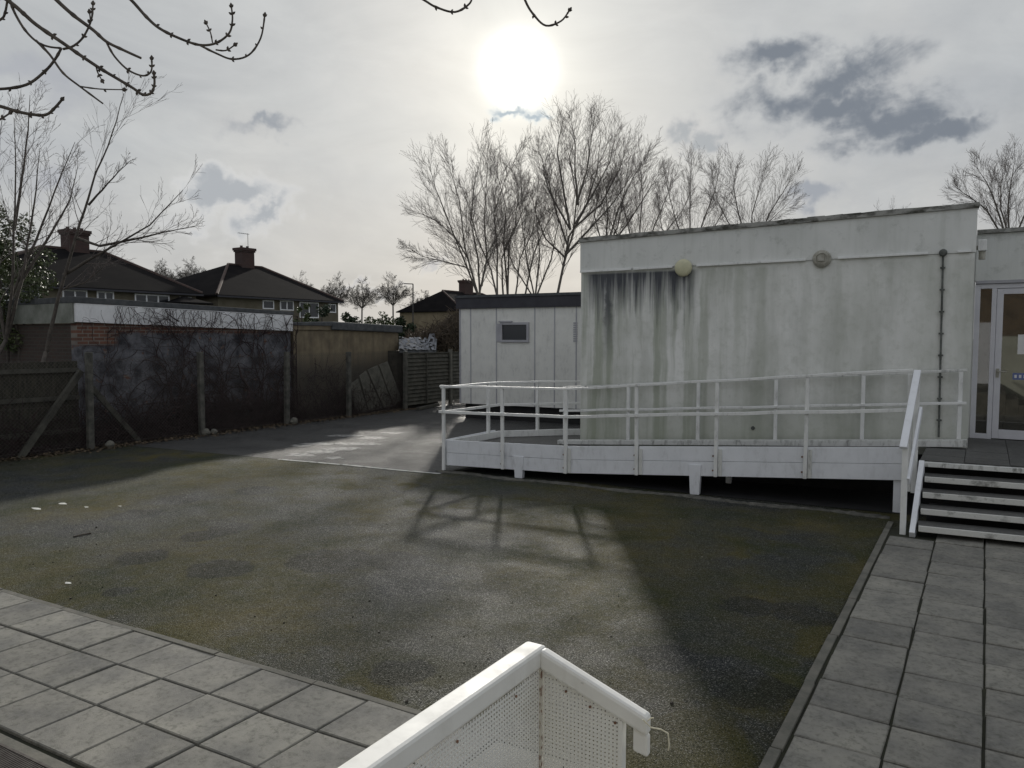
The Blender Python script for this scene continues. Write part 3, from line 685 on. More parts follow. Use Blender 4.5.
b.build('rail_bracket', M['meshpaint'], bal, bevel=.004)
b = MB(); e = Vector((ex, CY_, zz(ex) - .012)); b.tube([e - Vector((.004, .03, -.012)), e + Vector((.008, -.025, .0)), e + Vector((.022, -.02, -.001)), e + Vector((.032, -.015, -.007)), e + Vector((.034, -.015, -.025)), e + Vector((.0315, -.012, -.036))], .0012, 5)
b.tube([e + Vector((0, -.02, .006)), e + Vector((.005, -.02, .012)), e + Vector((.010, -.02, .014))], .0009, 4)
so = b.build('frayed_string', M['stringy'], None, base=tuple(e)); tag(so, 'short pale piece of string tied to the end of the near handrail', 'string')
# support post of the balustrade and landing below the camera
MB().box(CX - .02, CX + .02, CY_ - .02, CY_ + .02, .02, CZ - .042).build('corner_post', M['meshpaint'], bal) if False else None
lt = thing('raised_landing', 'raised concrete landing in front of the brick building, below the near balustrade', 'landing', (0, -1, 0))
MB().box(-.66, .55, -3.95, 1.12, 0, .6).build('platform', M['concrete'], lt, bevel=.01)
for k in range(3): MB().box(.552 + k * .3, .85 + k * .3, -1.2, 1.12, 0, .45 - k * .15).build('step', M['concrete'], lt, bevel=.01)

# school building behind the camera (seen mirrored in the door)
sb = thing('brick_building', 'brick building with a pale lower wall behind the camera, seen only mirrored in the door', 'building', (0, -4, 0))
MB().box(-9, 9, -9, -4, 0, 2.2).build('lower_wall', M['pale_wall'], sb)
MB().box(-9, 9, -9, -3.97, 2.203, 4.9).build('brick_wall', M['brick_school'], sb)
b = MB(); b.box(-.5, .4, -3.995, -3.94, .6, 2.65); b.build('door', M['white'], sb)
b = MB()
for x in (1.2, 3.4, -3.2): MB().box(x, x + 1.2, -3.99, -3.95, 1.1, 1.9).build('window', M['pane'], sb)

# ------------------------------------------------------------------ garages along the left boundary
g1 = thing('brick_garage', 'flat roofed brick garage with a white fascia, flaking pale paint and creeper on its side', 'garage', (-15.4, 8.1, 0))
b = MB(); b.slab((-15.4, 13.57), (-15.4, 8.1), 0, 2.34, -.0, -.22, 0, 2.49); 
b = MB(); b.hexa([(-15.62, 8.1, 0), (-15.4, 8.1, 0), (-15.4, 13.57, 0), (-15.62, 13.57, 0), (-15.62, 8.1, 2.49), (-15.4, 8.1, 2.49), (-15.4, 13.57, 2.34), (-15.62, 13.57, 2.34)])
b.build('wall', M['brick_painted'], g1)
MB().box(-22, -15.624, 8.102, 8.3, 0, 2.45).build('wall', M['brick_side'], g1); MB().box(-22, -15.624, 13.37, 13.568, 0, 2.3).build('wall', M['brick_side'], g1)
b = MB(); b.hexa([(-15.398, 8.06, 2.48), (-15.33, 8.06, 2.48), (-15.33, 13.6, 2.33), (-15.398, 13.6, 2.33), (-15.398, 8.06, 2.858), (-15.33, 8.06, 2.858), (-15.33, 13.6, 2.745), (-15.398, 13.6, 2.745)]); b.build('fascia', M['fascia'], g1, bevel=.004)
b = MB(); b.box(-22, -15.40, 8.03, 8.098, 2.46, 2.858); b.build('fascia', M['side_fascia'], g1)
b = MB(); b.hexa([(-22, 8.02, 2.86), (-15.31, 8.02, 2.86), (-15.31, 13.62, 2.748), (-22, 13.62, 2.748), (-22, 8.02, 2.95), (-15.31, 8.02, 2.985), (-15.31, 13.62, 2.835), (-22, 13.62, 2.835)]); b.build('roof', M['felt'], g1, bevel=.01)
g2 = thing('rendered_garage', 'stained tan rendered garage with a thick dark roof edge beside the brick garage', 'garage', (-15.4, 15.7, 0))
MB().box(-22, -15.4, 13.66, 17.85, 0, 2.36).build('wall', M['tan'], g2)
b = MB(); b.hexa([(-22, 14.98, 2.37), (-15.3, 14.98, 2.37), (-15.3, 17.95, 2.30), (-22, 17.95, 2.30), (-22, 14.98, 2.60), (-15.3, 14.98, 2.60), (-15.3, 17.95, 2.52), (-22, 17.95, 2.52)]); b.build('roof_edge', M['felt'], g2, bevel=.03)
MB().box(-22, -15.36, 13.62, 14.975, 2.365, 2.48).build('fascia', M['tan'], g2)
MB().box(-22, -15.33, 13.62, 14.978, 2.483, 2.55).build('roof', M['felt'], g2)

# ------------------------------------------------------------------ chain link fence with concrete posts
cf = thing('wire_fence', 'rusty chain link fence on leaning concrete posts in front of the garages', 'fence', (-14.6, 11, 0))
FX = -14.6
posts_y = [2.9, 5.4, 7.86, 10.31, 12.70, 14.85, 17.2]
for i, y in enumerate(posts_y):
    zt = [1.9, 1.9, 1.89, 1.85, 1.81, 1.77, 1.74][i]
    b = MB(); b.bar((FX, y, -.05), (FX + r.uniform(-.03, .03), y + r.uniform(-.04, .04), zt), .11, .11, up=(0, 1, 0)); b.build('post', M['post'], cf, bevel=.012)
b = MB(); D = .06; y0, y1, zt = 2.9, 17.2, 1.72
L = y1 - y0; k = -zt
while k < L:
    a = max(0, k); c = min(L, k + zt)
    if c > a:
        b.bar((FX - .07, y0 + a, .04 + a - k), (FX - .07, y0 + c, .04 + c - k), .0028, .0028)
        b.bar((FX - .067, y0 + a, .04 + zt - (a - k)), (FX - .067, y0 + c, .04 + zt - (c - k)), .0028, .0028)
    k += D * 1.2
for z in (.1, .9, 1.74): b.bar((FX - .064, y0, z), (FX - .064, y1, z - .05), .004, .004)
b.build('wire_mesh', M['wire'], cf)

# overlapping panel fence at the far end
lf = thing('lap_panel_fence', 'weathered overlapping timber fence beyond the garages, in line with the wire fence', 'fence', (-14.6, 19, 0))
LP_ = [17.2, 19.45, 21.7]
for i in range(2):
    a, c = LP_[i] + .06, LP_[i + 1] - .06; b = MB()
    for k in range(13):
        z = .12 + k * .118; jj = r.uniform(-.01, .01)
        b.hexa([(FX - .02, a, z), (FX + .012, a, z), (FX + .012, c, z + jj), (FX - .02, c, z + jj), (FX - .06, a, z + .125), (FX - .045, a, z + .125), (FX - .045, c, z + .125 + jj), (FX - .06, c, z + .125 + jj)])
    b.build('panel', M['timber_grey'], lf)
    b = MB()
    for y in (a + .02, a + .95, c - .02): b.bar((FX + .02, y, .1), (FX + .02, y + r.uniform(-.03, .03), 1.68), .045, .02, up=(0, 1, 0))
    b.bar((FX - .02, a, 1.68), (FX - .02, c, 1.66 + r.uniform(-.03, .04)), .06, .03)
    b.build('batten', M['timber_grey'], lf)
for y in LP_[1:]: MB().bar((FX, y, 0), (FX, y, 1.78), .1, .1, up=(0, 1, 0)).build('post', M['concrete'], lf)
# broken boards leaning on the rendered garage
lb = thing('leaning_fence_panel', 'broken grey fence panel of wide boards leaning sideways against the tan garage', 'fence panel', (-14.8, 15.8, 0))
for q in (((352, 384), (360, 379), (368, 411), (357, 413.5)), ((361.5, 376), (368, 371), (383, 408.5), (369, 411)), ((369.5, 370), (379.5, 365.5), (393, 406), (384, 408)), ((381, 365), (389.5, 361.5), (402, 400), (394, 405.5))):
    pp = [onX(x, y, -14.86) for x, y in q]
    b = MB(); b.hexa([pp[3] + Vector((-.05, 0, 0)), pp[2] + Vector((-.05, 0, 0)), pp[2], pp[3], pp[0] + Vector((-.1, 0, 0)), pp[1] + Vector((-.1, 0, 0)), pp[1] - Vector((.07, 0, 0)), pp[0] - Vector((.07, 0, 0))]); b.build('board', M['timber_pale'], lb, bevel=.004)
for (x0, y0_, x1, y1_) in ((353, 385, 390, 365), (368, 407, 401, 398)):
    MB().bar(onX(x0, y0_, -14.9) - Vector((.06, 0, 0)), onX(x1, y1_, -14.9) - Vector((.06, 0, 0)), .03, .07).build('cross_rail', M['timber_grey'], lb)
# closeboard panels behind the wire fence at the left
cb = thing('board_fence', 'dark horizontal boarded timber fence behind the wire fence at the far left', 'fence', (-15.0, 5, 0))
for i, (a, c, zt) in enumerate(((1.8, 4.6, 1.78), (4.66, 7.9, 1.72))):
    b = MB(); y = a
    while y < c - .05:
        w_ = .135; b.box(FX - .46, FX - .44 + r.uniform(-.006, .006), y + .003, min(y + w_, c), .12, zt + r.uniform(-.015, .01)); y += w_
    b.build('panel', M['timber_old'], cb)
    b = MB()
    for z in (.38, 1.02, 1.56): b.bar((FX - .41, a, z), (FX - .41, c, z - .02), .04, .08)
    b.build('arris_rail', M['timber_grey'], cb)
for lab, p, q in (('grey timber leaning up to the right across the boarded fence', (19.5, 459), (81, 371)), ('grey timber leaning down to the right in front of the painted garage wall', (91, 387), (143, 446))):
    A_ = onX(*p, -14.66 if p[0] < 50 else -14.9); B_ = onX(*q, -14.8)
    o = MB().bar(A_, B_, .09, .1).build('leaning_timber', M['timber_grey'], None, base=(A_.x, A_.y, 0), bevel=.006); tag(o, lab, 'timber', 'timbers propped by the wire fence')

# ------------------------------------------------------------------ vegetation
def grow(mb, p, d, L, rad, lvl, maxl, rg, P_, k=5):
    """one shoot with side shoots"""
    n = P_['seg'][lvl]; pts = [Vector(p)]; d = Vector(d).normalized(); rads = [rad]
    for i in range(n):
        d = (d + Vector((rg.gauss(0, 1), rg.gauss(0, 1), rg.gauss(0, 1))) * P_['wander'][lvl] + Vector((0, 0, P_['up'][lvl]))).normalized()
        pts.append(pts[-1] + d * (L / n)); rads.append(max(P_['minr'], rad * (1 - .88 * (i + 1) / n)))
    mb[min(lvl, len(mb) - 1)].tube(pts, rads, [6, 4, 3, 3, 3][lvl] if lvl < 5 else 3, cap=False)
    shoots(mb, pts, rads, L, lvl, maxl, rg, P_)
def shoots(mb, pts, rads, L, lvl, maxl, rg, P_):
    if lvl >= maxl: return
    m = P_['kids'][lvl]
    for c in range(m):
        t = P_['start'] + (1 - P_['start']) * (c + rg.random()) / m; f = t * (len(pts) - 1); i = min(int(f), len(pts) - 2); u = f - i
        q = pts[i].lerp(pts[i + 1], u); dd = (pts[i + 1] - pts[i]).normalized()
        side = dd.cross(Vector((rg.gauss(0, 1), rg.gauss(0, 1), rg.gauss(0, 1))));
        if side.length < 1e-3: continue
        side.normalize(); ang = R(rg.uniform(*P_['ang'])); nd = dd * math.cos(ang) + side * math.sin(ang)
        rr_ = rads[i] + (rads[i + 1] - rads[i]) * u
        grow(mb, q, nd, L * rg.uniform(*P_['ratio']) * (1.15 - .6 * t), max(P_['minr'], rr_ * P_.get('cr', .55) * (1.0 if lvl else .8)), lvl + 1, maxl, rg, P_)
TP = dict(seg=[8, 6, 5, 4], wander=[.04, .05, .07, .08], up=[.04, .05, .04, .03], kids=[20, 6, 4, 0], start=.06, ang=(14, 40), ratio=(.36, .84), minr=.0038, cr=.40, Lf=.52)
def guided(name, label, group, dist, stems, seed, P_=TP, width=.09, maxl=3, rootpx=None, jit=.6, mats=('bark_far', 'twig'), cat='tree', first_lvl=0):
    rg = random.Random(seed); trunk = MB(); crown = MB(); mid = MB()
    root = None
    first = at(*stems[0][0], dist); base = Vector((first.x, first.y, 0)) if rootpx is None else Vector((rootpx[0], rootpx[1], 0))
    t = thing(name, label, cat, tuple(base), group)
    trunk.tube([base, base.lerp(first, .5) + Vector((rg.uniform(-.1, .1), 0, 0)), first], [width * 1.5, width * 1.2, width * 1.05], 8)
    for s_ in stems:
        dz = rg.uniform(-1, 1) * jit; n = len(s_)
        kk = P_.get('shrink', .9); s0 = s_[0]; s_ = [(q[0] if P_.get('shrink') else s0[0] + (q[0] - s0[0]) * .93, s0[1] + (q[1] - s0[1]) * kk) for q in s_]
        raw = [at(*q, dist + dz * i / (n - 1) * 2) for i, q in enumerate(s_)]
        pts = []
        for a, c in zip(raw, raw[1:]):
            for k in range(3): pts.append(a.lerp(c, k / 3) + Vector((rg.gauss(0, 1), rg.gauss(0, 1), 0)) * .012 * width * 10)
        pts.append(raw[-1]); L = sum((c - a).length for a, c in zip(pts, pts[1:]))
        w0 = width * min(1.0, .35 + L / (P_.get('Lref', 9.0)))
        rads = [max(P_['minr'], w0 * (1 - .86 * i / (len(pts) - 1))) for i in range(len(pts))]
        trunk.tube(pts, rads, 6, cap=False)
        shoots([trunk, crown, crown], pts, rads, L * P_.get('Lf', .8), 0, maxl, rg, P_)
    trunk.build('trunk', M[mats[0]], t, smooth=True); crown.build('crown', M[mats[1]], t)
    return t
def c1(l): return [(400 + x / 3.2, 80 + y / 3.2) for x, y in l]
GRP = 'bare trees behind the cabin and the pale block'
guided('bare_tree', 'bare tree with wide spreading stems, leftmost of those rising over the cabin roof', GRP, 33, [c1(s) for s in (
    [(250, 690), (215, 560), (170, 480), (100, 420), (20, 385)], [(250, 690), (200, 560), (150, 430), (105, 310), (82, 230)],
    [(250, 690), (205, 520), (185, 350), (143, 200)], [(255, 690), (250, 560), (225, 430), (235, 300), (262, 190)], [(310, 690), (290, 600), (240, 480), (215, 380), (190, 300)], [(252, 690), (280, 560), (270, 430), (278, 300), (285, 205)], [(262, 660), (283, 540), (335, 450), (400, 350)], [(215, 600), (120, 575), (60, 560), (5, 525)])], 21,
    dict(TP), .048)
guided('bare_tree', 'bare slender tree of upright stems, second from the left over the cabin roof', GRP, 35, [c1(s) for s in (
    [(310, 690), (312, 520), (300, 400), (330, 300), (362, 215)], [(345, 690), (350, 500), (395, 390), (388, 240)], [(345, 690), (330, 500), (340, 380), (300, 230)], [(330, 690), (325, 560), (370, 440), (385, 300)], [(370, 690), (385, 560), (430, 460), (440, 330)], [(400, 690), (430, 540), (478, 430), (500, 360)])], 22, dict(TP), .05)
guided('bare_tree', 'tallest bare tree with a dense rounded crown just below the sun', GRP, 37, [c1(s) for s in (
    [(503, 690), (530, 560), (560, 460), (570, 340), (545, 200), (585, 65)], [(540, 540), (500, 420), (470, 300), (432, 170)], [(505, 680), (545, 480), (600, 380), (640, 250), (655, 90)],
    [(560, 470), (650, 390), (715, 260), (745, 165)], [(530, 560), (610, 470), (690, 380), (790, 230)], [(545, 480), (520, 330), (500, 200), (520, 90)], [(565, 400), (600, 280), (615, 170), (628, 85)], [(560, 460), (625, 350), (680, 240), (700, 140)], [(545, 480), (480, 360), (455, 280), (450, 200)], [(570, 400), (560, 280), (560, 180), (545, 90)], [(530, 570), (460, 500), (430, 420), (400, 300)])], 23, dict(TP), .066)
guided('bare_tree', 'bare bushy tree directly behind the left end of the pale roof', GRP, 38, [c1(s) for s in (
    [(655, 560), (665, 420), (660, 330), (700, 230)], [(655, 560), (700, 400), (745, 300), (800, 200)], [(655, 560), (620, 420), (640, 330), (600, 260)], [(655, 560), (740, 440), (800, 340), (850, 260)], [(655, 560), (700, 460), (720, 350), (740, 210)])], 24, dict(TP), .05)
def px_(l): return l
guided('bare_tree', 'bare twiggy tree rising over the middle of the pale roof', GRP, 40, [
    [(690, 262), (676, 220), (668, 190), (662, 160)], [(690, 262), (690, 215), (690, 180), (692, 152)], [(690, 262), (705, 215), (716, 185), (722, 158)], [(690, 262), (660, 225), (655, 190)], [(690, 262), (715, 225), (735, 190)]], 25, dict(TP), .05)
guided('bare_tree', 'bare twiggy tree whose crown ends right of centre over the pale roof', GRP, 40, [
    [(752, 260), (738, 210), (732, 180), (735, 155)], [(752, 260), (752, 210), (760, 180), (765, 158)], [(752, 260), (770, 210), (785, 185), (797, 165)], [(752, 260), (762, 225), (778, 210), (798, 190)], [(752, 260), (730, 225), (715, 195), (708, 165)]], 26, dict(TP), .05)
guided('bare_tree', 'small bare treetop barely showing over the right part of the pale roof', GRP, 60, [
    [(892, 240), (880, 215), (875, 203)], [(892, 240), (893, 215), (892, 200)], [(892, 240), (905, 215), (908, 204)]], 27, dict(TP, kids=[9, 5, 0, 0]), .07, maxl=2)
guided('bare_tree', 'bare tree behind the entrance building at the right edge', GRP, 34, [
    [(1010, 250), (985, 205), (965, 190), (951, 180)], [(1010, 250), (995, 200), (985, 175), (975, 160)], [(1010, 250), (1008, 200), (1012, 170), (1016, 148)], [(1010, 250), (1030, 200), (1040, 165), (1045, 140)], [(1010, 250), (1050, 200), (1070, 170), (1090, 150)], [(1010, 240), (1000, 205), (1000, 180), (1003, 155)]], 28, dict(TP), .055)
guided('bare_tree', 'bare fine-twigged tree filling the sky just left of the middle of the pale roof', GRP, 41, [
    [(640, 270), (628, 225), (620, 190), (616, 160)], [(640, 270), (640, 220), (643, 185), (640, 155)], [(640, 270), (655, 222), (668, 190), (675, 168)], [(640, 270), (618, 235), (602, 205), (596, 175)], [(640, 270), (662, 235), (685, 205), (694, 185)]], 29, dict(TP), .048)
guided('bare_tree', 'bare fine-twigged tree between the stems just right of the low cabin window', GRP, 39, [
    [(535, 300), (525, 250), (520, 205), (512, 165)], [(535, 300), (540, 250), (536, 200), (540, 150)], [(535, 300), (552, 255), (560, 215), (556, 175)], [(535, 300), (512, 262), (498, 225), (490, 190)]], 30, dict(TP), .048)
# distant trees
FP = dict(TP, seg=[6, 5, 4, 3], wander=[.08, .1, .12, .12], up=[.03, .03, .02, 0], kids=[16, 8, 6, 0], start=.06, ang=(25, 58), ratio=(.35, .6), minr=.008, shrink=1, Lref=12, Lf=.85)
FG = 'distant bare trees between the houses'
def fartree(label, px, base_y, top_y, half, dist, seed):
    rg = random.Random(seed); st_ = []
    h = base_y - top_y; cy = base_y - h * .35
    for k in range(7):
        a = -1 + 2 * k / 6; st_.append([(px, cy), (px + half * .45 * a, cy - h * .22), (px + half * (.9 * a), top_y + h * .28 * abs(a) + rg.uniform(0, 4) + 2)])
    st_[3] = [(px, cy), (px + 1, cy - h * .3), (px + rg.uniform(-3, 3), top_y)]
    guided('distant_tree', label, FG, dist, st_, seed, FP, .09, mats=('bark_far', 'bark_far'), jit=1.5)
fartree('pale bare tree just right of the house with the aerial', 335, 322, 279, 16, 100, 31)
fartree('round crowned bare tree, middle one of the gap between the houses', 362, 324, 281, 18, 95, 32)
fartree('dense dark bare tree beside the street lamp', 393, 322, 276, 20, 98, 33)
fartree('thin bare tree behind the street lamp and the far house', 425, 322, 292, 16, 110, 34)
fartree('faint bare treetop showing between the two chimneyed houses', 160, 300, 263, 16, 95, 35)
fartree('faint bare treetop left of the roof with the aerial', 190, 300, 262, 18, 95, 36)
fartree('small bare treetop over the right slope of the house with the aerial', 300, 322, 276, 14, 120, 37)

# bare sapling tree at the left fence with guided stems
c8 = lambda l: [(x / 3.012, y / 3.012) for x, y in l]
LPm = dict(TP, seg=[6, 5, 4, 3], wander=[.06, .09, .12, .12], up=[.04, .06, .05, .03], kids=[11, 5, 3, 0], start=.18, ang=(18, 40), ratio=(.3, .7), minr=.0022, shrink=1, Lref=5, Lf=.6, cr=.42)
guided('bare_tree', 'bare leaning tree growing at the boarded fence on the far left', 'bare saplings at the left fence', 14.6, [
    [(46, 352), (58, 300), (72, 250), (84, 211), (96, 173), (113, 133), (124, 93)],
    [(64, 275), (85, 262), (110, 248), (150, 225), (183, 190)], [(76, 238), (100, 246), (140, 238), (165, 232), (195, 226)], [(88, 205), (102, 190), (118, 172), (131, 160)],
    [(60, 290), (85, 283), (100, 270), (110, 262)]], 41, LPm, .038, mats=('bark', 'twig'), rootpx=(-14.95, 6.75), jit=.3)
guided('bare_tree', 'bare multi-stemmed tree rising through the ivy at the left edge', 'bare saplings at the left fence', 14.9, [
    [(6, 340), (12, 290), (14, 230), (16, 170), (14, 118)], [(6, 340), (22, 280), (30, 230), (36, 190), (40, 148)], [(10, 300), (36, 240), (55, 190), (75, 142)], [(6, 340), (-6, 280), (-10, 200), (2, 120)],
    [(22, 280), (50, 235), (70, 200), (78, 165)], [(14, 230), (22, 180), (28, 130), (30, 95)]], 42, LPm, .036, mats=('bark', 'twig'), rootpx=(-15.0, 5.5), jit=.3)

def leafcloud(mb, blobs, n, size, rg, flat=.5):
    tot = sum(bb[3] * bb[4] * bb[5] for bb in blobs)
    for (x, y, z, a, b_, c_) in blobs:
        for _ in range(int(n * a * b_ * c_ / tot)):
            while True:
                u = Vector((rg.uniform(-1, 1), rg.uniform(-1, 1), rg.uniform(-1, 1)))
                if u.length < 1: break
            if u.length < .45 and rg.random() < .6: continue
            p = Vector((x + u.x * a, y + u.y * b_, z + u.z * c_)); s_ = size * rg.uniform(.6, 1.3)
            d = Vector((rg.gauss(0, 1), rg.gauss(0, 1), rg.gauss(0, .6))).normalized(); e_ = d.cross(Vector((rg.gauss(0, 1), rg.gauss(0, 1), rg.gauss(0, 1)))).normalized()
            mb.add([p - d * s_, p + e_ * s_ * flat, p + d * s_, p - e_ * s_ * flat], [(0, 1, 2, 3)])
rg = random.Random(50)
iv = thing('ivy_bush', 'green leafy ivy mass at the left edge above the boarded fence', 'bush', (-16, 5.5, 0))
b = MB(); blobs = []
for k in range(46):
    px = rg.uniform(-40, 44); py = rg.uniform(215, 345)
    if px > 30 and py < 235: continue
    if rg.random() < (px / 75): continue
    c = at(px, py, rg.uniform(15.6, 16.6)); s_ = rg.uniform(.16, .38); blobs.append((c.x, c.y, c.z, s_, s_, s_ * .8))
leafcloud(b, blobs, 11000, .040, rg); b.build('foliage', M['leaf'], iv)
b = MB()
for k in range(7):
    c = at(-30 + k * 9, 240 + rg.uniform(-10, 20), 16.2); a = Vector((c.x + rg.uniform(-.3, .3), c.y, 0)); b.tube([a, a.lerp(c, .5) + Vector((.05, .1, 0)), c], [.04, .03, .012], 6)
b.build('stems', M['bark'], iv)

# climbing creeper on the brick garage
rg = random.Random(61); cr = thing('creeper', 'leafless tangled creeper climbing over the painted garage wall and its white fascia', 'climbing plant', (-15.2, 10.8, 0))
main = MB(); twigs = MB()
def creep(p, d, L, rad, lvl):
    n = max(5, int(L / .1)); pts = []; rads = []
    y, z = p; a = d
    for i in range(n + 1):
        lim = 2.42 if y > 8 else 2.4
        over = .075 if z > 2.30 else 0
        pts.append(Vector((-15.385 + rad + over + rg.uniform(0, .03) + (.03 if lvl else .0), y, z))); rads.append(max(.003, rad * (1 - .7 * i / n)))
        a += rg.gauss(0, .28); 
        if z > 2.72: a += .5 if math.cos(a) > 0 else -.5
        if y < 8.3 and math.cos(a) < 0: a += .6
        y += math.cos(a) * L / n; z += math.sin(a) * L / n
        y = max(8.15, min(13.7, y)); z = max(.03, min(2.83 - .02 * (y - 8), z))
        if lvl < 2 and rg.random() < (.30 if lvl == 0 else .12): creep((y, z), a + rg.choice((-1, 1)) * rg.uniform(.4, 1.1), L * rg.uniform(.25, .6), rad * .55, lvl + 1)
    (main if lvl == 0 else twigs).tube(pts, rads, 4, cap=False)
for k in range(44): creep((rg.uniform(8.6, 13.4), .02), rg.uniform(1.1, 2.0), rg.uniform(1.8, 3.0), rg.uniform(.009, .024), 0)
for k in range(80): creep((rg.choice((rg.uniform(8.9, 11.2), rg.uniform(8.8, 13.2))), rg.uniform(2.2, 2.5)), rg.uniform(.5, 2.6), rg.uniform(.6, 1.3), .006, 1)
# thick pale dead trunk
main.tube([(-15.25, 12.2, .35), (-15.2, 12.0, .55), (-15.22, 12.1, .9), (-15.25, 11.9, 1.2), (-15.3, 11.85, 1.5)], [.05, .045, .04, .03, .015], 7)
main.build('stems', M['vine'], cr); twigs.build('twigs', M['vine'], cr)
# tangled undergrowth between fence and walls
rg = random.Random(62); b = MB()
for k in range(5000):
    y = rg.uniform(4, 17.5); x = rg.uniform(-15.3, -14.72); h_ = rg.random() ** 2.4 * (1.3 if 13.6 < y < 15 else .75)
    p = Vector((x, y, h_)); d = Vector((rg.gauss(0, .4), rg.gauss(0, 1), rg.gauss(.2, .8))).normalized() * rg.uniform(.15, .5)
    mid_ = p + d * .5 + Vector((rg.uniform(-.04, .04), rg.uniform(-.06, .06), rg.uniform(0, .08))); q = p + d; q.z = max(.0, q.z)
    for s_ in (mid_, q): s_.x = max(-15.35, min(-14.7, s_.x)); 
    b.tube([p, mid_, q], rg.uniform(.003, .008), 3, cap=False)
tag(b.build('undergrowth', M['vine'], None, base=(-15, 11, 0)), 'dark tangle of dead stems filling the gap between the wire fence and the garages', 'undergrowth', kind='stuff')
# leaf litter and stones along the fence foot
b = MB()
for k in range(5200):
    y = rg.uniform(3, 17.5); x = -14.62 + rg.gauss(0, .16) + (.1 if rg.random() < .3 else 0); z = .004 + rg.random() * .035
    if x < -15.3: continue
    s_ = rg.uniform(.012, .04); a = rg.uniform(0, 6.28); t1 = rg.uniform(-.5, .5); d = Vector((math.cos(a), math.sin(a), t1)) * s_; e_ = Vector((-math.sin(a), math.cos(a), rg.uniform(-.4, .4))) * s_ * .6; p = Vector((x, y, z))
    b.add([p - d, p + e_, p + d, p - e_], [(0, 1, 2, 3)])
tag(b.build('leaf_litter', M['litter'], None, base=(-14.6, 10, 0)), 'dead brown leaves gathered along the foot of the wire fence', 'leaves', kind='stuff')
def stone(c, s_, mat, rg, label, cat, group=None, name='stone'):
    bm = bmesh.new(); bmesh.ops.create_icosphere(bm, subdivisions=2, radius=1)
    for v in bm.verts: v.co = Vector((v.co.x * s_[0], v.co.y * s_[1], v.co.z * s_[2])) * rg.uniform(.85, 1.12)
    bmesh.ops.translate(bm, verts=bm.verts, vec=(0, 0, s_[2] * .8)); me = bpy.data.meshes.new(name); bm.to_mesh(me); bm.free(); me.materials.append(mat)
    o = bpy.data.objects.new(name, me); COL.objects.link(o); o.location = c; tag(o, label, cat, group)
for px, py, s_, lab in ((110, 448, .09, 'pale stone lying under the timber by the painted garage wall'), (206, 434, .10, 'pale broken brick right of the second concrete fence post'), (214, 434, .085, 'paler lump beside the broken brick at the second post'), (294, 425, .11, 'pale broken block beside the post between the two garages')):
    c = onX(px, py + 2, -14.5); stone((c.x, c.y, 0), (s_ * .8, s_, s_ * .9), M['concrete'], rg, lab, 'stone', 'stones at the foot of the wire fence')
# loose timber on the ground by the far panel
c = onZ(418, 410.5); q = onZ(438, 406.5); o = MB().bar((c.x, c.y, .05), (q.x, q.y, .06), .1, .08).build('fallen_board', M['timber_grey'], None, base=(c.x, c.y, 0)); tag(o, 'grey board lying on the ground against the far panel fence', 'board')

# scraps on the tarmac
for i, (px, py, s_, lab) in enumerate(((63, 503.5, .09, 'white paper scrap, farthest of those on the sunny tarmac at left'), (86.5, 507, .05, 'small square white scrap just right of two longer ones on the tarmac'), (36.5, 508.5, .10, 'long white scrap nearest the left edge of the photo'), (68, 583, .05, 'white scrap lying near the paving edge'), (120, 506, .04, 'tiny white scrap right of the three larger ones'))):
    c = onZ(px, py); b = MB(); n = 9; rr = random.Random(i)
    ring = [(c.x + math.cos(k / n * 6.283) * s_ * rr.uniform(.6, 1.1), c.y + math.sin(k / n * 6.283) * s_ * .45 * rr.uniform(.5, 1.1), rr.random() * .002 - .001) for k in range(n)]
    b.add(ring + [(c.x, c.y, .0015)], [(k, (k + 1) % n, n) for k in range(n)]); tag(b.build('paper_scrap', M['paper'], None, base=(c.x, c.y, 0)), lab, 'litter', 'white scraps on the tarmac')
a = onZ(73.5, 537); c = onZ(91, 533.5); o = MB().tube([(a.x, a.y, .004), ((a.x + c.x) / 2, (a.y + c.y) / 2 + .01, .009), (c.x, c.y, .004)], .008, 6).build('fallen_stick', M['bark'], None, base=(a.x, a.y, 0)); tag(o, 'short dark stick lying on the tarmac below the white scraps', 'stick')
b = MB(); rr = random.Random(77)
for k in range(320):
    px = rr.uniform(20, 860); py = 480 + 230 * rr.random(); c = onZ(px, py)
    if c.x > -.9 or c.y < leftedge(c.x) + .05: continue
    s_ = rr.uniform(.003, .007) * (1 if rr.random() < .95 else 1.8); a = rr.uniform(0, 3)
    d = Vector((math.cos(a), math.sin(a), .1)) * s_; e_ = Vector((-math.sin(a), math.cos(a), 0)) * s_ * .7; p = Vector((c.x, c.y, -.003 + s_ * .5))
    b.hexa([p - d - e_ - Vector((0, 0, s_ * .5)), p + d - e_ - Vector((0, 0, s_ * .5)), p + d + e_ - Vector((0, 0, s_ * .5)), p - d + e_ - Vector((0, 0, s_ * .5)), p - d * .7 - e_ * .6 + Vector((0, 0, s_ * .4)), p + d * .6 - e_ * .7 + Vector((0, 0, s_ * .5)), p + d * .7 + e_ * .6 + Vector((0, 0, s_ * .4)), p - d * .6 + e_ * .7 + Vector((0, 0, s_ * .5))])
tag(b.build('loose_grit', M['gritmix'], None, base=(-4, 6, 0)), 'scattered loose grit, leaf bits and small stones over the mossy tarmac', 'grit', kind='stuff')
b = MB()
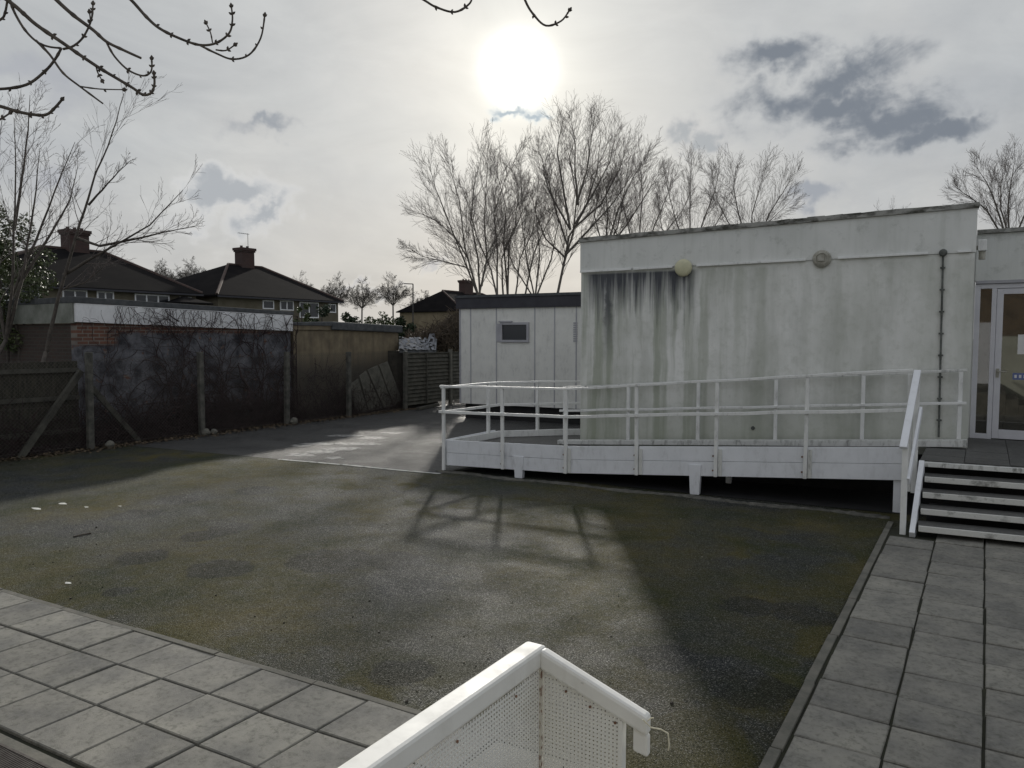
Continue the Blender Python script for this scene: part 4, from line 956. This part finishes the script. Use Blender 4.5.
for k in range(900):   # moss tufts in the joints and kerb edges
    if rr.random() < .5: x = rr.uniform(-8, -1); y = leftedge(x) + .055 + abs(rr.gauss(0, .02))
    else: y = rr.uniform(2, 9.6); x = -.9 - abs(rr.gauss(0, .02))
    s_ = rr.uniform(.003, .009); p = Vector((x, y, -.01)); b.hexa([p + Vector(v) * s_ for v in ((-1, -1, 0), (1, -1, 0), (1, 1, 0), (-1, 1, 0), (-.5, -.6, .8), (.6, -.4, .9), (.5, .6, .8), (-.6, .5, 1))])
tag(b.build('moss_tufts', M['joint'], None, base=(-2, 4, 0)), 'dark moss and grit gathered along the kerb edges of the tarmac', 'moss', kind='stuff')

# overhanging twigs of a tree that stands left of the camera
rg = random.Random(71)
ot = thing('overhanging_tree', 'tree outside the left edge whose bare budded branches hang into the top of the photo', 'tree', (-8.2, -.6, 0))
trunk = MB(); tw = MB(); buds = tw; DD = 4.5
def bud(p, d, s_):
    s_ *= .8
    a = d.cross(Vector((.2, .9, .3))).normalized(); b_ = d.cross(a); n0 = len(buds.v)
    buds.tube([p, p + d * s_ * .5, p + d * s_, p + d * s_ * 1.5], [s_ * .35, s_ * .55, s_ * .4, s_ * .05], 5)
def twigline(pp, w0, w1, depth=DD, nodes=True, dd=0.0):
    raw = [at(x, y, depth + dd * i / len(pp)) for i, (x, y) in enumerate(pp)]
    # Catmull-Rom
    pts = []
    for i in range(len(raw) - 1):
        p0 = raw[max(i - 1, 0)]; p1 = raw[i]; p2 = raw[i + 1]; p3 = raw[min(i + 2, len(raw) - 1)]
        for k in range(5):
            t = k / 5; pts.append(.5 * ((2 * p1) + (p2 - p0) * t + (2 * p0 - 5 * p1 + 4 * p2 - p3) * t * t + (3 * p1 - p0 - 3 * p2 + p3) * t ** 3))
    pts.append(raw[-1]); n = len(pts); rads = [w0 + (w1 - w0) * i / (n - 1) for i in range(n)]
    rads = [q * .8 * (1.25 if i % 7 == 3 else 1) for i, q in enumerate(rads)]
    tw.tube(pts, rads, 7)
    if nodes:
        for i in range(2, n - 1, 4):
            if i < n * .25: continue
            d = (pts[i + 1] - pts[i]).normalized(); s1 = (d.cross(fw)).normalized()
            for sg in (-1, 1):
                if rg.random() < .75: bud(pts[i] + s1 * sg * rads[i] * .6, (s1 * sg + d * .8).normalized(), rg.uniform(.012, .02))
        d = (pts[-1] - pts[-2]).normalized(); bud(pts[-1], d, .024)
        s1 = d.cross(fw).normalized(); bud(pts[-1], (d + s1 * .9).normalized(), .017); bud(pts[-1], (d - s1 * .9).normalized(), .017)
    return pts
S3 = lambda l: [(x / 3.012, y / 3.012) for x, y in l]
twigline(S3([(-60, -60), (35, 10), (70, 40), (110, 75), (190, 130), (240, 165), (300, 205), (350, 235), (400, 265), (430, 285), (455, 280), (465, 255), (464, 225)]), .016, .008)
twigline(S3([(30, 0), (45, 40), (75, 90), (110, 125), (145, 140), (185, 145)]), .010, .007, nodes=False)
twigline(S3([(108, 122), (150, 165), (190, 220), (240, 260), (310, 312)]), .010, .006, nodes=False)
twigline(S3([(240, 260), (300, 268), (370, 270)]), .006, .004)
twigline(S3([(185, 145), (165, 180), (135, 215), (80, 255), (0, 268), (-60, 262)]), .009, .011)
twigline(S3([(110, -60), (170, 0), (220, 45), (280, 90), (320, 125), (370, 150), (425, 175)]), .016, .009, nodes=False)
twigline(S3([(322, 130), (345, 170), (385, 210), (430, 228), (455, 215), (457, 180)]), .008, .006)
twigline(S3([(190, 148), (222, 138), (252, 110), (275, 60), (280, 15)]), .009, .006); twigline(S3([(258, 100), (272, 70), (270, 40)]), .006, .005)
twigline(S3([(290, 203), (296, 222), (306, 240)]), .006, .004)
def flush():
    tw.build('branch', M['bark'], ot, smooth=True); tw.v = []; tw.f = []
flush()
twigline(S3([(330, -60), (395, 0), (440, 50), (480, 85), (540, 115), (600, 135), (650, 130), (690, 100), (700, 60), (697, 22)]), .013, .006)
twigline(S3([(600, 135), (650, 160), (700, 178), (750, 165), (785, 115), (797, 50)]), .008, .006)
twigline(S3([(640, 128), (634, 98), (622, 72)]), .005, .005); twigline(S3([(650, 150), (680, 152), (705, 137)]), .006, .005)
flush()
twigline(S3([(-60, 310), (0, 320), (50, 335), (100, 345), (140, 345), (165, 325), (185, 302)]), .014, .009); twigline(S3([(-40, 380), (0, 360), (28, 342)]), .008, .006)
twigline(S3([(-60, 90), (0, 60), (15, 40), (24, -10)]), .009, .008)
flush()
twigline([(400, -14), (424, 0), (436, 7), (455, 12), (470, 3), (472, -8)], .009, .007); flush(); twigline([(515, -30), (525, 0), (534, 15), (546, 25.6), (561, 21), (569, 11)], .010, .006)
# limbs joining the twigs to the trunk, above the frame
def limb(pts, r0, r1):
    raw = [Vector(p) for p in pts]; out = []
    for i in range(len(raw) - 1):
        p0 = raw[max(i - 1, 0)]; p1 = raw[i]; p2 = raw[i + 1]; p3 = raw[min(i + 2, len(raw) - 1)]
        for k in range(6):
            t = k / 6; out.append(.5 * ((2 * p1) + (p2 - p0) * t + (2 * p0 - 5 * p1 + 4 * p2 - p3) * t * t + (3 * p1 - p0 - 3 * p2 + p3) * t ** 3))
    out.append(raw[-1]); n = len(out); trunk.tube(out, [r0 + (r1 - r0) * i / (n - 1) for i in range(n)], 9)
limb([(-8.2, -.6, -.05), (-8.1, -.5, 2), (-8.0, -.3, 4), (-7.6, .2, 6), (-7.0, .8, 7.5)], .22, .09)
limb([(-8.0, -.3, 4), (-7.2, .6, 5.4), (-6.2, 1.5, 5.4), at(-20, -20, DD)], .08, .017)
limb([(-7.6, .2, 6), (-6.4, 1.3, 6.4), (-5.4, 2.1, 5.6), at(36, -20, DD)], .07, .017)
limb([(-7.6, .2, 6), (-6.0, 1.7, 6.8), (-4.9, 2.5, 5.9), at(109, -20, DD)], .06, .014)
limb([(-7.0, .8, 7.5), (-5.4, 2.2, 7.2), (-3.8, 3.2, 5.9), at(400, -14, DD)], .06, .010)
limb([(-5.4, 2.2, 7.2), (-3.6, 3.5, 6.5), (-2.7, 4.0, 5.5), at(515, -30, DD)], .04, .011)
limb([(-8.0, -.3, 4), (-6.9, 1.2, 4.1), at(-20, 103, DD)], .05, .015); limb([(-6.9, 1.2, 4.1), at(-20, 87, DD)], .03, .012); limb([(-6.9, 1.2, 4.1), at(-20, 30, DD)], .03, .01); limb([(-6.9, 1.2, 4.1), at(-13, 126, DD)], .03, .009)
trunk.build('trunk', M['bark'], ot, smooth=True); flush()

# ------------------------------------------------------------------ houses beyond the garages
def hip_roof(b, x0, x1, y0, y1, ze, zr, ry0, ry1, ov=.35, th=.12):
    xm = (x0 + x1) / 2; x0 -= ov; x1 += ov; y0 -= ov; y1 += ov
    v = [(x0, y0, ze), (x1, y0, ze), (x1, y1, ze), (x0, y1, ze), (xm, ry0, zr), (xm, ry1, zr)]
    v2 = [(a, c, z - th) for a, c, z in v[:4]]
    b.add(v + v2, [(0, 1, 4), (1, 2, 5, 4), (2, 3, 5), (3, 0, 4, 5), (6, 7, 1, 0), (7, 8, 2, 1), (8, 9, 3, 2), (9, 6, 0, 3), (9, 8, 7, 6)])
def house(label, x0, x1, y0, y1, ze, zr, ry0, ry1, wallm, wins, chim, wings=(), group='hip roofed houses beyond the garages', ridge=True):
    t = thing('house', label, 'house', (x1, (y0 + y1) / 2, 0), group)
    MB().box(x0, x1, y0, y1, 0, ze).build('wall', wallm, t)
    b = MB(); hip_roof(b, x0, x1, y0, y1, ze + .02, zr, ry0, ry1); ro = b.build('roof', M['tile'], t)
    xm = (x0 + x1) / 2; b = MB()
    b.tube([(x1 + .3, y0 - .3, ze + .05), (xm, ry0, zr + .02), (xm, ry1, zr + .02), (x1 + .3, y1 + .3, ze + .05)], .11, 6)
    b.build('ridge_tiles', M['ridge'], ro)
    MB().box(x1 + .36, x1 + .46, y0 - .3, y1 + .3, ze - .16, ze - .04).build('gutter', M['black'], t)
    for (cy, cx, w_, zt, pots) in chim:
        b = MB(); b.box(cx - .5, cx + .5, cy - w_ / 2, cy + w_ / 2, zr - 1.2, zt - .35)
        co = b.build('chimney', M['brick_chimney'], t)
        b = MB(); b.box(cx - .57, cx + .57, cy - w_ / 2 - .07, cy + w_ / 2 + .07, zt - .35, zt - .22); b.box(cx - .63, cx + .63, cy - w_ / 2 - .13, cy + w_ / 2 + .13, zt - .219, zt); b.build('chimney_crown', M['brick_chimney'], co)
        b = MB()
        for k in range(pots): y = cy + (k - (pots - 1) / 2) * (w_ / pots); b.lathe((cx, y, zt), (0, 0, 1), [(.13, 0), (.11, .16), (.13, .2)], 10)
        b.build('chimney_pot', M['ridge'], co)
    for (ya, yb, za, zb, n) in wins:
        b = MB(); X = x1
        b.box(X - .05, X + .06, ya, yb, za, za + .09); b.box(X - .05, X + .06, ya, yb, zb - .09, zb); b.box(X - .05, X + .06, ya, ya + .09, za + .09, zb - .09); b.box(X - .05, X + .06, yb - .09, yb, za + .09, zb - .09)
        for k in range(1, n): y = ya + (yb - ya) * k / n; b.box(X - .04, X + .055, y - .05, y + .05, za + .09, zb - .09)
        wo_ = b.build('window', M['fascia'], t); MB().box(X - .045, X + .02, ya + .09, yb - .09, za + .09, zb - .09).build('pane', M['pane'], wo_)
    for (wx, wy0, wy1, wze, wzr) in wings:
        MB().box(x1, wx, wy0, wy1, 0, wze).build('rear_wing', wallm, t)
        b = MB(); o_ = .3; ym = (wy0 + wy1) / 2
        v = [(x1 - 3, wy0 - o_, wze), (wx + o_, wy0 - o_, wze), (wx + o_, wy1 + o_, wze), (x1 - 3, wy1 + o_, wze), (x1 - 3, ym, wzr), (wx - (wy1 - wy0) / 2, ym, wzr)]
        v += [(a, c, z - .12) for a, c, z in v[:4]]
        b.add(v, [(0, 1, 5, 4), (1, 2, 5), (2, 3, 4, 5), (6, 7, 1, 0), (7, 8, 2, 1), (8, 9, 3, 2)]); b.build('wing_roof', M['tile'], ro)
    return t
h1 = house('dark roofed house with a broad brick chimney, left of the one with the aerial', -61, -47.7, 18.5, 33.5, 5.2, 8.25, 26.4, 30.7, M['pebble'],
      [(24.3, 25.8, 4.25, 5.05, 2), (26.4, 27.5, 4.3, 5.05, 2), (28.9, 31.4, 4.2, 5.0, 3), (20.5, 23, 4.2, 5.0, 2), (32.2, 33.1, 4.25, 4.95, 1)], [(28.7, -54.35, 1.45, 9.6, 3)], [(-46.2, 31.3, 33.3, 4.5, 4.95)])
h2 = house('dark hip roofed house with a brick chimney and television aerial', -61, -47.7, 35.3, 47.4, 5.2, 8.25, 41.3, 44.8, M['pebble'],
      [(41.0, 42.4, 4.25, 5.05, 2), (43.0, 45.1, 3.7, 5.0, 2), (46.2, 47.1, 4.2, 4.95, 1), (39.3, 40.4, 4.3, 5.0, 1)], [(43.0, -54.35, 1.25, 9.75, 2)])
# aerial on the chimney of the second house
ae = MB(); ax, ay = -54.0, 43.1
ae.tube([(ax, ay, 8.9), (ax, ay, 11.0)], .022, 5); ae.tube([(ax, ay - 1.0, 10.95), (ax, ay + .15, 10.95)], .016, 4)
for k in range(6): ae.tube([(ax - .2, ay - .95 + k * .19, 10.95), (ax + .2, ay - .95 + k * .19, 10.95)], .009, 3)
ae.build('television_aerial', M['brown'], h2)
h3 = house('small plain roofed house to the right of the street lamp, partly behind the cabin', -64, -54.0, 74.5, 90, 5.3, 8.0, 77.0, 86.0, M['tan_brick'], [], [(82.2, -59, 1.9, 9.6, 3)])
# street lamp
lp = at(413, 350, 62); lamp = thing('street_lamp', 'tall thin street lamp standing between the far houses', 'street lamp', (lp.x, lp.y, 0))
top = at(413, 284, 62)
MB().tube([(lp.x, lp.y, 0), (lp.x, lp.y, 1.2), (lp.x, lp.y, 1.25), (top.x, top.y, top.z)], [.09, .09, .06, .05], 8).build('column', M['brown'], lamp)
MB().bar((top.x, top.y, top.z), tuple(top - rt * .75 + Vector((0, 0, .03))), .12, .07).build('lantern', M['brown'], lamp)

# evergreens behind the garages
def conifer(label, px, py_top, py_bot, half, dist, seed, mat='leaf_dark', size=.085, n=5200):
    half *= 1.6; py_top -= 6
    rg = random.Random(seed); c = at(px, py_bot, dist); s_ = dist / 750; t = thing('evergreen_bush', label, 'bush', (c.x, c.y, 0), 'evergreen bushes behind the garages')
    ztop_ = at(px, py_top, dist).z; bl = []
    for k in range(16):
        f = rg.random(); z = .5 + (ztop_ - .7) * f; w_ = half * s_ * (1.0 - .55 * f ** 2)
        q = c + rt * rg.uniform(-1, 1) * w_ * .75; q.z = z; rr_ = w_ * rg.uniform(.3, .5); bl.append((q.x, q.y, z, rr_, rr_, min(rr_, .8)))
    b = MB(); leafcloud(b, bl, n, size, rg); b.build('foliage', M[mat], t)
    MB().tube([(c.x, c.y, -.1), (c.x, c.y, ztop_ * .8)], [.1, .03], 6).build('stem', M['bark'], t)
conifer('low evergreen bush right below the white framed house window', 302, 306, 330, 9, 40, 81, 'leaf')
conifer('broad evergreen bush under the small windows of the aerial house', 322, 309, 330, 14, 40, 82)
conifer('evergreen bush below the middle distant tree', 352, 314, 335, 14, 40, 83)
conifer('broad mid green bush below the dense distant tree', 378, 314, 340, 16, 42, 84, 'leaf')
conifer('dark rounded conifer beside the foot of the street lamp', 404, 318, 352, 12, 38, 85, n=7000)
# brambles and tarpaulin behind the panel fence
rg = random.Random(91); b = MB()
for k in range(2600):
    px = rg.uniform(408, 470); py = 350 - rg.random() * (8 + (px - 408) * .55) ; d_ = rg.uniform(25, 27.5)
    p = at(px, py, d_); L = rg.uniform(.15, .55); d = Vector((rg.gauss(0, 1), rg.gauss(0, 1), rg.gauss(.1, .8))).normalized() * L; b.tube([p, p + d * .5 + Vector((0, 0, .05)), p + d], rg.uniform(.006, .012), 3, cap=False)
for k in range(40):
    a = at(rg.uniform(412, 470), 360, rg.uniform(25.2, 27)); a.z = 0; b.tube([a, a + Vector((rg.uniform(-.3, .3), rg.uniform(-.3, .3), 2.3))], .012, 4, cap=False)
brm = thing('bramble_thicket', 'brown leafless bramble thicket between the panel fence and the far house', 'bush', tuple(at(445, 350, 26).xy) + (0,)); b.build('stems', M['bramble'], brm)
b = MB(); leafcloud(b, [(*at(rg.uniform(420, 465), rg.uniform(335, 350), 26.3), .5, .5, .35) for k in range(10)], 2200, .05, rg); b.build('dead_leaves', M['bramble'], brm)
sh = thing('lean_to_shed', 'low shed roof covered by a torn white tarpaulin beyond the rendered garage', 'shed', tuple(at(418, 350, 22.6).xy) + (0,))
p0 = at(399, 341, 22.6); p1 = at(440, 338, 24.2)
b = MB(); b.slab((p0.x, p0.y), (p1.x, p1.y), 0, 1.75, .1, 1.6); b.build('wall', M['timber_old'], sh)
# crumpled tarpaulin sheet
nu, nv = 28, 12; vs = []; rr = random.Random(5); q0 = at(399, 349, 22.5); q1 = at(436, 350, 24.0); t0 = at(399, 337, 23.6); t1 = at(437, 338, 25.2)
import mathutils
for i in range(nu + 1):
    for j in range(nv + 1):
        u = i / nu; v = j / nv; p = (q0.lerp(q1, u)).lerp(t0.lerp(t1, u), v)
        p.z += .05 * mathutils.noise.noise(Vector((u * 9, v * 3, 0))) + .03 * mathutils.noise.noise(Vector((u * 22, v * 7, 3))) + (.14 if .78 < u < .95 else 0) * v; vs.append(tuple(p))
fs = [(i * (nv + 1) + j, (i + 1) * (nv + 1) + j, (i + 1) * (nv + 1) + j + 1, i * (nv + 1) + j + 1) for i in range(nu) for j in range(nv) if mathutils.noise.noise(Vector((i * .32 + j * .3, j * .75, 9))) < .2]
b = MB(); b.add(vs, fs); tp = b.build('tarpaulin', M['tarp'], None, base=tuple(q0)); sm = tp.modifiers.new('thick', 'SOLIDIFY'); sm.thickness = .01
tag(tp, 'torn crumpled white tarpaulin draped over the shed behind the panel fence', 'tarpaulin')
MB().hexa([q0 - Vector((0, 0, .12)), q1 - Vector((0, 0, .12)), t1 - Vector((0, 0, .12)), t0 - Vector((0, 0, .12)), q0 - Vector((0, 0, .07)), q1 - Vector((0, 0, .07)), t1 - Vector((0, 0, .07)), t0 - Vector((0, 0, .07))]).build('roof', M['felt'], sh)

# ------------------------------------------------------------------ sky, sun, camera
SUN = ray(518, 70).normalized(); EL = math.asin(SUN.z)
w = bpy.data.worlds.new('World'); scene.world = w; w.use_nodes = True; t = NT(w.node_tree); t.n.clear()
out = t.n.new('ShaderNodeOutputWorld'); bg = t.n.new('ShaderNodeBackground'); t.l.new(bg.outputs[0], out.inputs[0])
D = t.n.new('ShaderNodeTexCoord').outputs['Generated']
sky = t.n.new('ShaderNodeTexSky'); sky.sky_type = 'NISHITA'; sky.sun_disc = False; sky.sun_elevation = EL; sky.sun_rotation = math.atan2(SUN.x, SUN.y); sky.dust_density = 3
skyc = t.mix(1.0, sky.outputs[0], (.04, .042, .045), 'MULTIPLY')
cosang = t.vm('DOT_PRODUCT', D, tuple(SUN)); ang = t.m('SQRT', t.m('MAXIMUM', t.m('MULTIPLY', t.m('SUBTRACT', 1.0, cosang), 2.0), 0.0))
dx, dy_, dz_ = t.sep(D)
# thin high overcast: stretched towards the horizon
inv = t.m('DIVIDE', 1.0, t.m('MAXIMUM', t.m('ADD', dz_, .12), .05)); plane = t.comb(t.m('MULTIPLY', dx, inv), t.m('MULTIPLY', dy_, inv), 0)
n1 = t.noise(plane, .9, 5, .5, .3); n2 = t.noise(D, 5, 6, .55, .4)
veil = t.mix(t.map(n1, .3, .7), (.345, .368, .395), (.455, .47, .475))
veil = t.mix(t.m('MULTIPLY', t.map(n2, .45, .7), .4), veil, (.53, .525, .515))
n3 = t.noise(t.vm('ADD', t.scale(D, (1, 1, 2.6)), (3, 1, 0)), 4.5, 7, .62, .6)
veil = t.mix(1.0, veil, t.comb(t.map(n3, .3, .7, .88, 1.12), t.map(n3, .3, .7, .885, 1.115), t.map(n3, .3, .7, .90, 1.105)), 'MULTIPLY')
veil = t.mix(t.map(ang, 1.0, 1.7), veil, (.47, .49, .525))
hor = t.m('MULTIPLY', t.map(dz_, .22, .02), t.map(ang, 1.0, .25)); veil = t.mix(t.m('MULTIPLY', hor, .40), veil, (.56, .53, .49))
base = t.mix(.93, skyc, veil)
def vadd(a, b_): return t.mix(1.0, a, b_, 'ADD')
halo = t.m('EXPONENT', t.m('MULTIPLY', ang, -1 / .22)); core = t.m('EXPONENT', t.m('MULTIPLY', t.m('POWER', t.m('DIVIDE', ang, .027), 2.0), -1.0)); mid2 = t.m('EXPONENT', t.m('MULTIPLY', ang, -1 / .075))
base = vadd(base, t.mix(1.0, (.22, .215, .19), t.comb(halo, halo, halo), 'MULTIPLY'))
base = vadd(base, t.mix(1.0, (.30, .29, .235), t.comb(mid2, mid2, mid2), 'MULTIPLY'))
# separate low clouds: soft noisy blobs with darker cores
wn = t.node('ShaderNodeTexNoise', {'Vector': D, 'Scale': 9.0, 'Detail': 4, 'Roughness': .6}).outputs['Color']; wn2 = t.node('ShaderNodeTexNoise', {'Vector': D, 'Scale': 26.0, 'Detail': 4, 'Roughness': .6}).outputs['Color']
DW = t.vm('ADD', D, t.scale(t.vm('SUBTRACT', wn, (.5, .5, .5)), (.11, .11, .11))); DW = t.vm('ADD', DW, t.scale(t.vm('SUBTRACT', wn2, (.5, .5, .5)), (.06, .06, .06)))
def cloud(base, blobs, dark, rim, rimk, sc=9, amp=1.5, op=.9, seed=0):
    dens = None
    for px, py, rx, ry, rot in blobs:
        c = ray(px, py).normalized(); u = Vector((0, 0, 1)).cross(c).normalized() * -1; v = u.cross(c).normalized()
        if v.z < 0: v = -v
        if u.dot(rt) < 0: u = -u
        ca, sa = math.cos(R(rot)), math.sin(R(rot)); uu = (u * ca - v * sa) / (rx / FPX); vv = (u * sa + v * ca) / (ry / FPX)
        front = t.vm('DOT_PRODUCT', D, tuple(c)); a = t.vm('DOT_PRODUCT', DW, tuple(uu)); b_ = t.vm('DOT_PRODUCT', DW, tuple(vv))
        q = t.m('SUBTRACT', 1.0, t.m('SQRT', t.m('ADD', t.m('MULTIPLY', a, a), t.m('MULTIPLY', b_, b_)))); q = t.m('SUBTRACT', q, t.map(front, .6, .3, 0, 9))
        dens = q if dens is None else t.m('MAXIMUM', dens, q)
    nn = t.noise(t.vm('ADD', t.scale(D, (1, 1, 1.7)), (seed, 0, 0)), sc, 7, .58, .35)
    dens = t.m('ADD', dens, t.m('MULTIPLY', t.m('SUBTRACT', nn, .48), amp * 2.8))
    al = t.map(dens, -.15, .95, 0, op, True); core_ = t.map(dens, .1, rimk * 1.25, 0, 1, True)
    return t.mix(al, base, t.mix(core_, rim, dark))
base = cloud(base, [(775, 52, 60, 24, -14), (835, 76, 76, 32, -22), (775, 102, 72, 40, 0), (830, 112, 84, 28, -8), (885, 112, 84, 30, -14), (935, 124, 56, 20, -10)], (.175, .198, .232), (.45, .465, .48), .72, 11, .62, .97, 1.3)
base = cloud(base, [(222, 203, 60, 20, -8), (258, 218, 52, 15, -28)], (.35, .375, .405), (.70, .70, .70), .8, 14, .7, .8, 4.1)
base = cloud(base, [(262, 126, 40, 11, -8)], (.27, .295, .33), (.40, .41, .43), .6, 14, .6, .8, 7.7)
base = cloud(base, [(686, 138, 16, 18, -40), (700, 150, 22, 12, -30)], (.32, .345, .37), (.45, .45, .46), .7, 14, .6, .7, 2.2)
base = cloud(base, [(820, 194, 42, 13, 0)], (.26, .285, .33), (.38, .39, .42), .7, 12, .5, .75, 9.2)
base = cloud(base, [(430, 262, 26, 9, -25), (345, 282, 34, 6, -10), (385, 290, 45, 6, 4)], (.52, .51, .51), (.66, .64, .60), .9, 16, .6, .8, 5.2)
base = cloud(base, [(60, 175, 60, 16, 5), (20, 80, 60, 22, 0)], (.34, .355, .40), (.38, .39, .42), .7, 8, .6, .5, 3.2)
base = vadd(base, t.mix(1.0, (3.2, 3.1, 2.9), t.comb(core, core, core), 'MULTIPLY'))
base = cloud(base, [(521, 113, 26, 7, 0), (540, 118, 14, 6, 0)], (.40, .47, .52), (.75, .8, .8), .8, 20, .5, .9, 6.2)
t.l.new(base, bg.inputs[0]); bg.inputs[1].default_value = 1.04
w.cycles.sampling_method = 'MANUAL'; w.cycles.sample_map_resolution = 1024

ld_ = bpy.data.lights.new('sun', 'SUN'); ld_.energy = 3.1; ld_.angle = R(2.0); ld_.color = (1, .95, .86)
lo = bpy.data.objects.new('sun', ld_); COL.objects.link(lo); lo.rotation_euler = (-SUN).to_track_quat('-Z', 'Y').to_euler(); lo.location = SUN * 60
cam = bpy.data.cameras.new('camera'); co = bpy.data.objects.new('camera', cam); COL.objects.link(co); scene.camera = co
co.location = EYE; co.rotation_euler = (math.pi / 2 - PITCH, 0, PSI); cam.sensor_width = 36; cam.lens = FPX / 1024 * 36; cam.clip_end = 2000; cam.clip_start = .05
vs_ = scene.view_settings; vs_.view_transform = 'Standard'; vs_.look = 'None'; vs_.gamma = 1; vs_.exposure = .12; vs_.use_curve_mapping = False
scene.render.engine = 'CYCLES'; scene.cycles.max_bounces = 5
